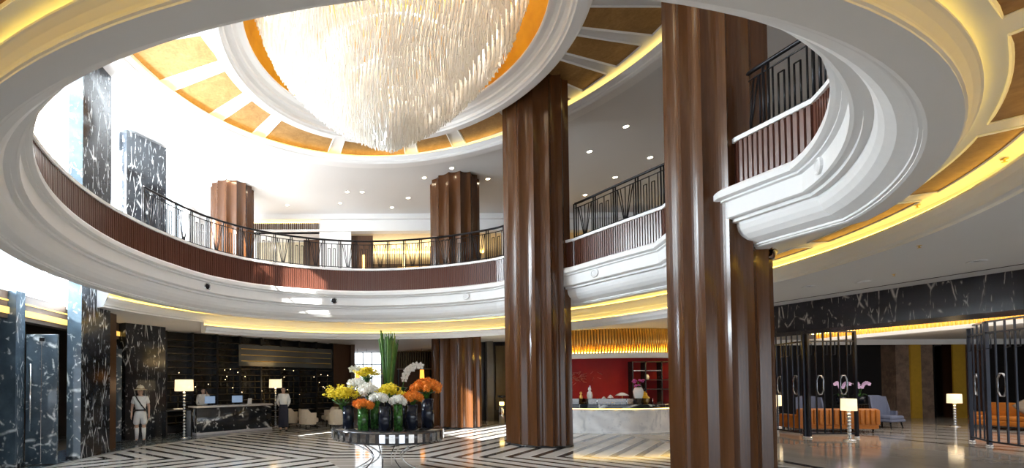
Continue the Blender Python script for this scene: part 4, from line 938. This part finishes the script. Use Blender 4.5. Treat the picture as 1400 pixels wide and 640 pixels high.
def person(loc, rz, label, arms, kind, H=1.70, female=False):
    e = empty('person', loc, label, 'person', None, rz); k = H/1.70
    sw = .155 if female else .175
    nd = {'pel': (0, 0, .93, (.14, .10)), 'sp': (0, 0, 1.10, (.125, .09)), 'ch': (0, -.005, 1.28, (.15, .10)), 'up': (0, .01, 1.395, (.10, .07)), 'nk': (0, .0, 1.475, .05), 'jaw': (0, -.03, 1.535, (.070, .080)), 'hd': (0, -.005, 1.61, (.086, .104)), 'tp': (0, .005, 1.68, (.06, .07)),
          'nose1': (0, -.085, 1.585, .018), 'nose': (0, -.112, 1.575, .011)}
    ed = [('pel', 'sp'), ('sp', 'ch'), ('ch', 'up'), ('up', 'nk'), ('nk', 'jaw'), ('jaw', 'hd'), ('hd', 'tp'), ('hd', 'nose1'), ('nose1', 'nose')]
    for s_, nm in ((-1, 'r'), (1, 'l')):
        nd['ear'+nm] = (s_*.09, .005, 1.59, .02); ed.append(('hd', 'ear'+nm))
        el, wr = arms[0 if s_ < 0 else 1]
        nd['sh'+nm] = (s_*sw, .01, 1.39, .058); nd['el'+nm] = (*el, .042); nd['wr'+nm] = (*wr, .028); d = (V(wr)-V(el)).normalized(); pm = V(wr)+d*.07; nd['pm'+nm] = (*pm, (.036, .022))
        ed += [('up', 'sh'+nm), ('sh'+nm, 'el'+nm), ('el'+nm, 'wr'+nm), ('wr'+nm, 'pm'+nm)]
        sd = d.cross(V((1, 0, 0) if abs(d.x) < .6 else (0, 0, 1))).normalized(); cu = sd.cross(d).normalized()*(-s_)
        for i, (o_, ln) in enumerate(((-.027, .062), (-.009, .074), (.009, .07), (.027, .055))):
            a = pm+sd*o_+d*.03; b = a+d*ln*.55; c = b+(d*.7+cu*.5)*ln*.5
            for q, (p_, r_) in enumerate(((a, .0095), (b, .009), (c, .0075))): nd['f%s%d%d' % (nm, i, q)] = (*p_, r_)
            ed += [('pm'+nm, 'f%s%d0' % (nm, i)), ('f%s%d0' % (nm, i), 'f%s%d1' % (nm, i)), ('f%s%d1' % (nm, i), 'f%s%d2' % (nm, i))]
        t0 = V(wr)+d*.035-sd*.03; t1 = t0-sd*.022+d*.03+cu*.01; nd['t%s0' % nm] = (*t0, .012); nd['t%s1' % nm] = (*t1, .009); ed += [('wr'+nm, 't%s0' % nm), ('t%s0' % nm, 't%s1' % nm)]
        nd['hp'+nm] = (s_*.085, 0, .87, .085); nd['kn'+nm] = (s_*.10, -.015, .49, .058); nd['cf'+nm] = (s_*.10, .01, .34, .056); nd['an'+nm] = (s_*.105, .02, .09, .036); nd['to'+nm] = (s_*.12, -.13, .035, .03)
        ed += [('pel', 'hp'+nm), ('hp'+nm, 'kn'+nm), ('kn'+nm, 'cf'+nm), ('cf'+nm, 'an'+nm), ('an'+nm, 'to'+nm)]
    sc = lambda dd: {n: (v[0]*k, v[1]*k, v[2]*k, tuple(x*k for x in v[3]) if isinstance(v[3], tuple) else v[3]*k) for n, v in dd.items()}
    skinned('body', sc(nd), ed, skin, e, 'pel', 1)
    for s_ in (-1, 1): MB().ball((s_*.03*k, -.083*k, 1.615*k), .011*k, 6).build('eye', black, e.children[0])
    MB().ball((0, -.088*k, 1.535*k), .022*k, 6, sc=(1, .3, .25)).build('mouth', P('lips_'+kind, (.4, .16, .13), .5), e.children[0])
    # shirt
    g = .03
    sn = {n: nd[n] for n in ('pel', 'sp', 'ch', 'up')}; sn = {n: (v[0], v[1], v[2]+(.05 if n == 'pel' else 0), (v[3][0]+g, v[3][1]+g)) for n, v in sn.items()}; se = [('pel', 'sp'), ('sp', 'ch'), ('ch', 'up')]
    sn['col'] = (0, .0, 1.465, .072); se.append(('up', 'col'))
    for s_, nm in ((-1, 'r'), (1, 'l')):
        el, wr = arms[0 if s_ < 0 else 1]; sh_ = V((s_*sw, .01, 1.39)); sn['sh'+nm] = (*sh_, .082); se.append(('up', 'sh'+nm))
        if kind == 'guard': h_ = sh_.lerp(V(el), .75); sn['sl'+nm] = (*h_, .068); se.append(('sh'+nm, 'sl'+nm))
        else: sn['el'+nm] = (*el, .055); w2 = V(el).lerp(V(wr), .92); sn['cu'+nm] = (*w2, .04); se += [('sh'+nm, 'el'+nm), ('el'+nm, 'cu'+nm)]
    skinned('shirt', sc(sn), se, shirt, e, 'ch', 1)
    if kind == 'guard':
        t = {'w': (0, 0, 1.06, (.16, .125)), 'c': (0, 0, .92, (.155, .125))}; te = [('w', 'c')]
        for s_, nm in ((-1, 'r'), (1, 'l')): t['a'+nm] = (s_*.095, 0, .80, .105); t['b'+nm] = (s_*.115, -.01, .53, .108); te += [('c', 'a'+nm), ('a'+nm, 'b'+nm)]
        skinned('shorts', sc(t), te, shirt, e, 'c', 1)
        for s_ in (-1, 1):
            q = MB(); q.tube([(s_*.10*k, -.015*k, .47*k), (s_*.10*k, .01*k, .34*k), (s_*.105*k, .02*k, .10*k)], [.063*k, .061*k, .043*k], 14); q.build('sock', shirt, e)
        q = MB(); n = 24
        q.add([((.172+d_)*k*cos(2*pi*j/n), (.135+d_)*k*sin(2*pi*j/n), z*k) for d_, z in ((0, .99), (.008, .99), (.008, 1.04), (0, 1.04)) for j in range(n)], [(i*n+j, i*n+(j+1) % n, (i+1)*n+(j+1) % n, (i+1)*n+j) for i in range(3) for j in range(n)]); q.build('belt', belt, e)
        q = MB(); q.tube([(-.13*k, -.04*k, 1.46*k), (-.07*k, -.125*k, 1.36*k), (.04*k, -.14*k, 1.18*k), (.15*k, -.09*k, 1.03*k)], .02*k, 6); q.build('shoulder_strap', belt, e)
        hat = MB(); hat.lathe([(.19, 1.645), (.18, 1.655), (.125, 1.675), (.12, 1.70), (.10, 1.755), (.06, 1.79), (.015, 1.80), (.012, 1.815), (0, 1.815)], (0, 0, 0), 24); hat.v = [(x*k, (y*1.15-.01)*k, z*k) for x, y, z in hat.v]; hm_ = hat.build('sun_helmet', P('pale_straw', (.78, .72, .55), .8), e)
        q = MB(); q.lathe([(.128, 1.672), (.132, 1.676), (.128, 1.70), (.122, 1.70)], (0, 0, 0), 24); q.v = [(x*k, (y*1.15-.01)*k, z*k) for x, y, z in q.v]; q.build('hat_band', P('hat_band', (.35, .28, .16), .8), hm_)
    elif kind == 'skirt':
        q = MB(); n = 28; rings = [(.155, .115, 1.03), (.165, .125, .95), (.19, .15, .8), (.19, .15, .5), (.20, .16, .16), (.19, .15, .16)]
        q.add([(a*k*cos(2*pi*j/n), b*k*sin(2*pi*j/n), z*k) for a, b, z in rings for j in range(n)], [(i*n+j, i*n+(j+1) % n, (i+1)*n+(j+1) % n, (i+1)*n+j) for i in range(len(rings)-1) for j in range(n)], 0, True); q.build('long_skirt', navy, e)
    else:
        t = {'w': (0, 0, .98, (.15, .11)), 'c': (0, 0, .90, (.15, .11))}; te = [('w', 'c')]
        for s_, nm in ((-1, 'r'), (1, 'l')): t['a'+nm] = (s_*.09, 0, .8, .095); t['k'+nm] = (s_*.10, -.01, .49, .075); t['b'+nm] = (s_*.105, .01, .11, .06); te += [('c', 'a'+nm), ('a'+nm, 'k'+nm), ('k'+nm, 'b'+nm)]
        skinned('trousers', sc(t), te, navy, e, 'c', 1)
    for s_ in (-1, 1): MB().bevbox((s_*.118*k, -.055*k, .04*k), (.09*k, .26*k, .08*k), 0, .03*k, 2).build('shoe', belt, e)
    hm = MB()
    prof = [(.0, 1.725), (.05, 1.715), (.085, 1.68), (.098, 1.63), (.095, 1.58), (.075, 1.54)]; n = 20
    for z in (0,): 
        vs = []
        for r_, zz in prof:
            for j in range(n+1):
                a = R(-30)+R(240)*j/n if zz < 1.69 else 2*pi*j/n
                vs.append((r_*.98*cos(a)*k, (r_*1.15*sin(a)+.012)*k, zz*k))
        hm.add(vs, [(i*(n+1)+j, i*(n+1)+j+1, (i+1)*(n+1)+j+1, (i+1)*(n+1)+j) for i in range(len(prof)-1) for j in range(n)], 0, True)
    if female: hm.ball((0, .12*k, 1.6*k), .05*k, 8)
    hm.build('hair', hair, e); return e
person((-6.58, 13.85, .013), .32, 'person in white shirt, shorts, knee socks and sun helmet standing by the entrance', (((-.24, .02, 1.13), (-.25, -.03, .88)), ((.24, .02, 1.13), (.25, -.03, .88))), 'guard', 1.68)
person((-2.62, 17.02, 0), .12, 'person in white blouse and long black skirt standing right of the desk', (((-.24, .06, 1.14), (-.14, .14, .93)), ((.24, .06, 1.14), (.14, .14, .93))), 'skirt', 1.68, True)
rp = person((*(V((-5.35, 16.55)) + N*.40), 0), .25, 'person in white shirt behind the desk holding a phone to the ear', (((-.23, -.06, 1.12), (-.12, -.22, 1.02)), ((.26, -.10, 1.17), (.13, -.05, 1.50))), 'clerk', 1.66)
ph = empty('telephone_handset', rp.location+V((.115, -.07, 1.56)), 'dark telephone handset held to the ear behind the desk', 'telephone', None, .25)
MB().bevbox((0, 0, 0), (.035, .05, .17), 0, .012, 2).build('handle', black, ph); MB().ball((0, -.02, .07), .03, 6).build('earpiece', black, ph); MB().ball((0, -.03, -.07), .028, 6).build('mouthpiece', black, ph)

# ------------------------------------------------------------------ light
w = bpy.data.worlds.new('daylight'); S.world = w; w.use_nodes = True
bg = w.node_tree.nodes['Background']; bg.inputs[0].default_value = (.80, .90, 1, 1); bg.inputs[1].default_value = 1.6
sun = bpy.data.lights.new('sun', 'SUN'); sun.energy = 24; sun.angle = R(.6); sun.color = (1, .94, .85)
so = bpy.data.objects.new('sun', sun); COL.objects.link(so); so.rotation_euler = V((.60, .62, -.42)).to_track_quat('-Z', 'Y').to_euler()
def area(name, loc, d, sx, sy, e, col=(1, 1, 1)):
    l = bpy.data.lights.new(name, 'AREA'); l.shape = 'RECTANGLE'; l.size = sx; l.size_y = sy; l.energy = e; l.color = col
    o = bpy.data.objects.new(name, l); COL.objects.link(o); o.location = loc; o.rotation_euler = V(d).to_track_quat('-Z', 'Y').to_euler(); return o
area('window_daylight', (-8.6, 11.5, 7.9), (1, .1, -.12), 6.5, 4.2, 1750, (.88, .95, 1))
area('window_daylight_low', (-8.6, 11.8, 4.5), (1, .1, .05), 5, 1.0, 2600, (.88, .95, 1))
area('upper_ceiling_fill', (3.8, 25, 8.6), (0, 0, 1), 6, 3, 120, (1, .78, .45))  # added uplight brightening the restaurant ceiling, not a fixture
area('bar_fill', (10.6, 17.9, 3.5), (0, .35, -1), 4, .5, 12, (1, .9, .8))  # added fill for the red wall behind the bar, no fixture there
area('lounge_fill', (20, 13, 3.7), (0, 0, -1), 8, 8, 190, (1, .93, .84))  # added neutral ambient fill over the lounge, stands for no real lamp
vs_ = S.view_settings; S.display_settings.display_device = 'sRGB'; vs_.view_transform = 'Standard'; vs_.look = 'None'; vs_.gamma = 1; vs_.use_curve_mapping = False; vs_.exposure = .98
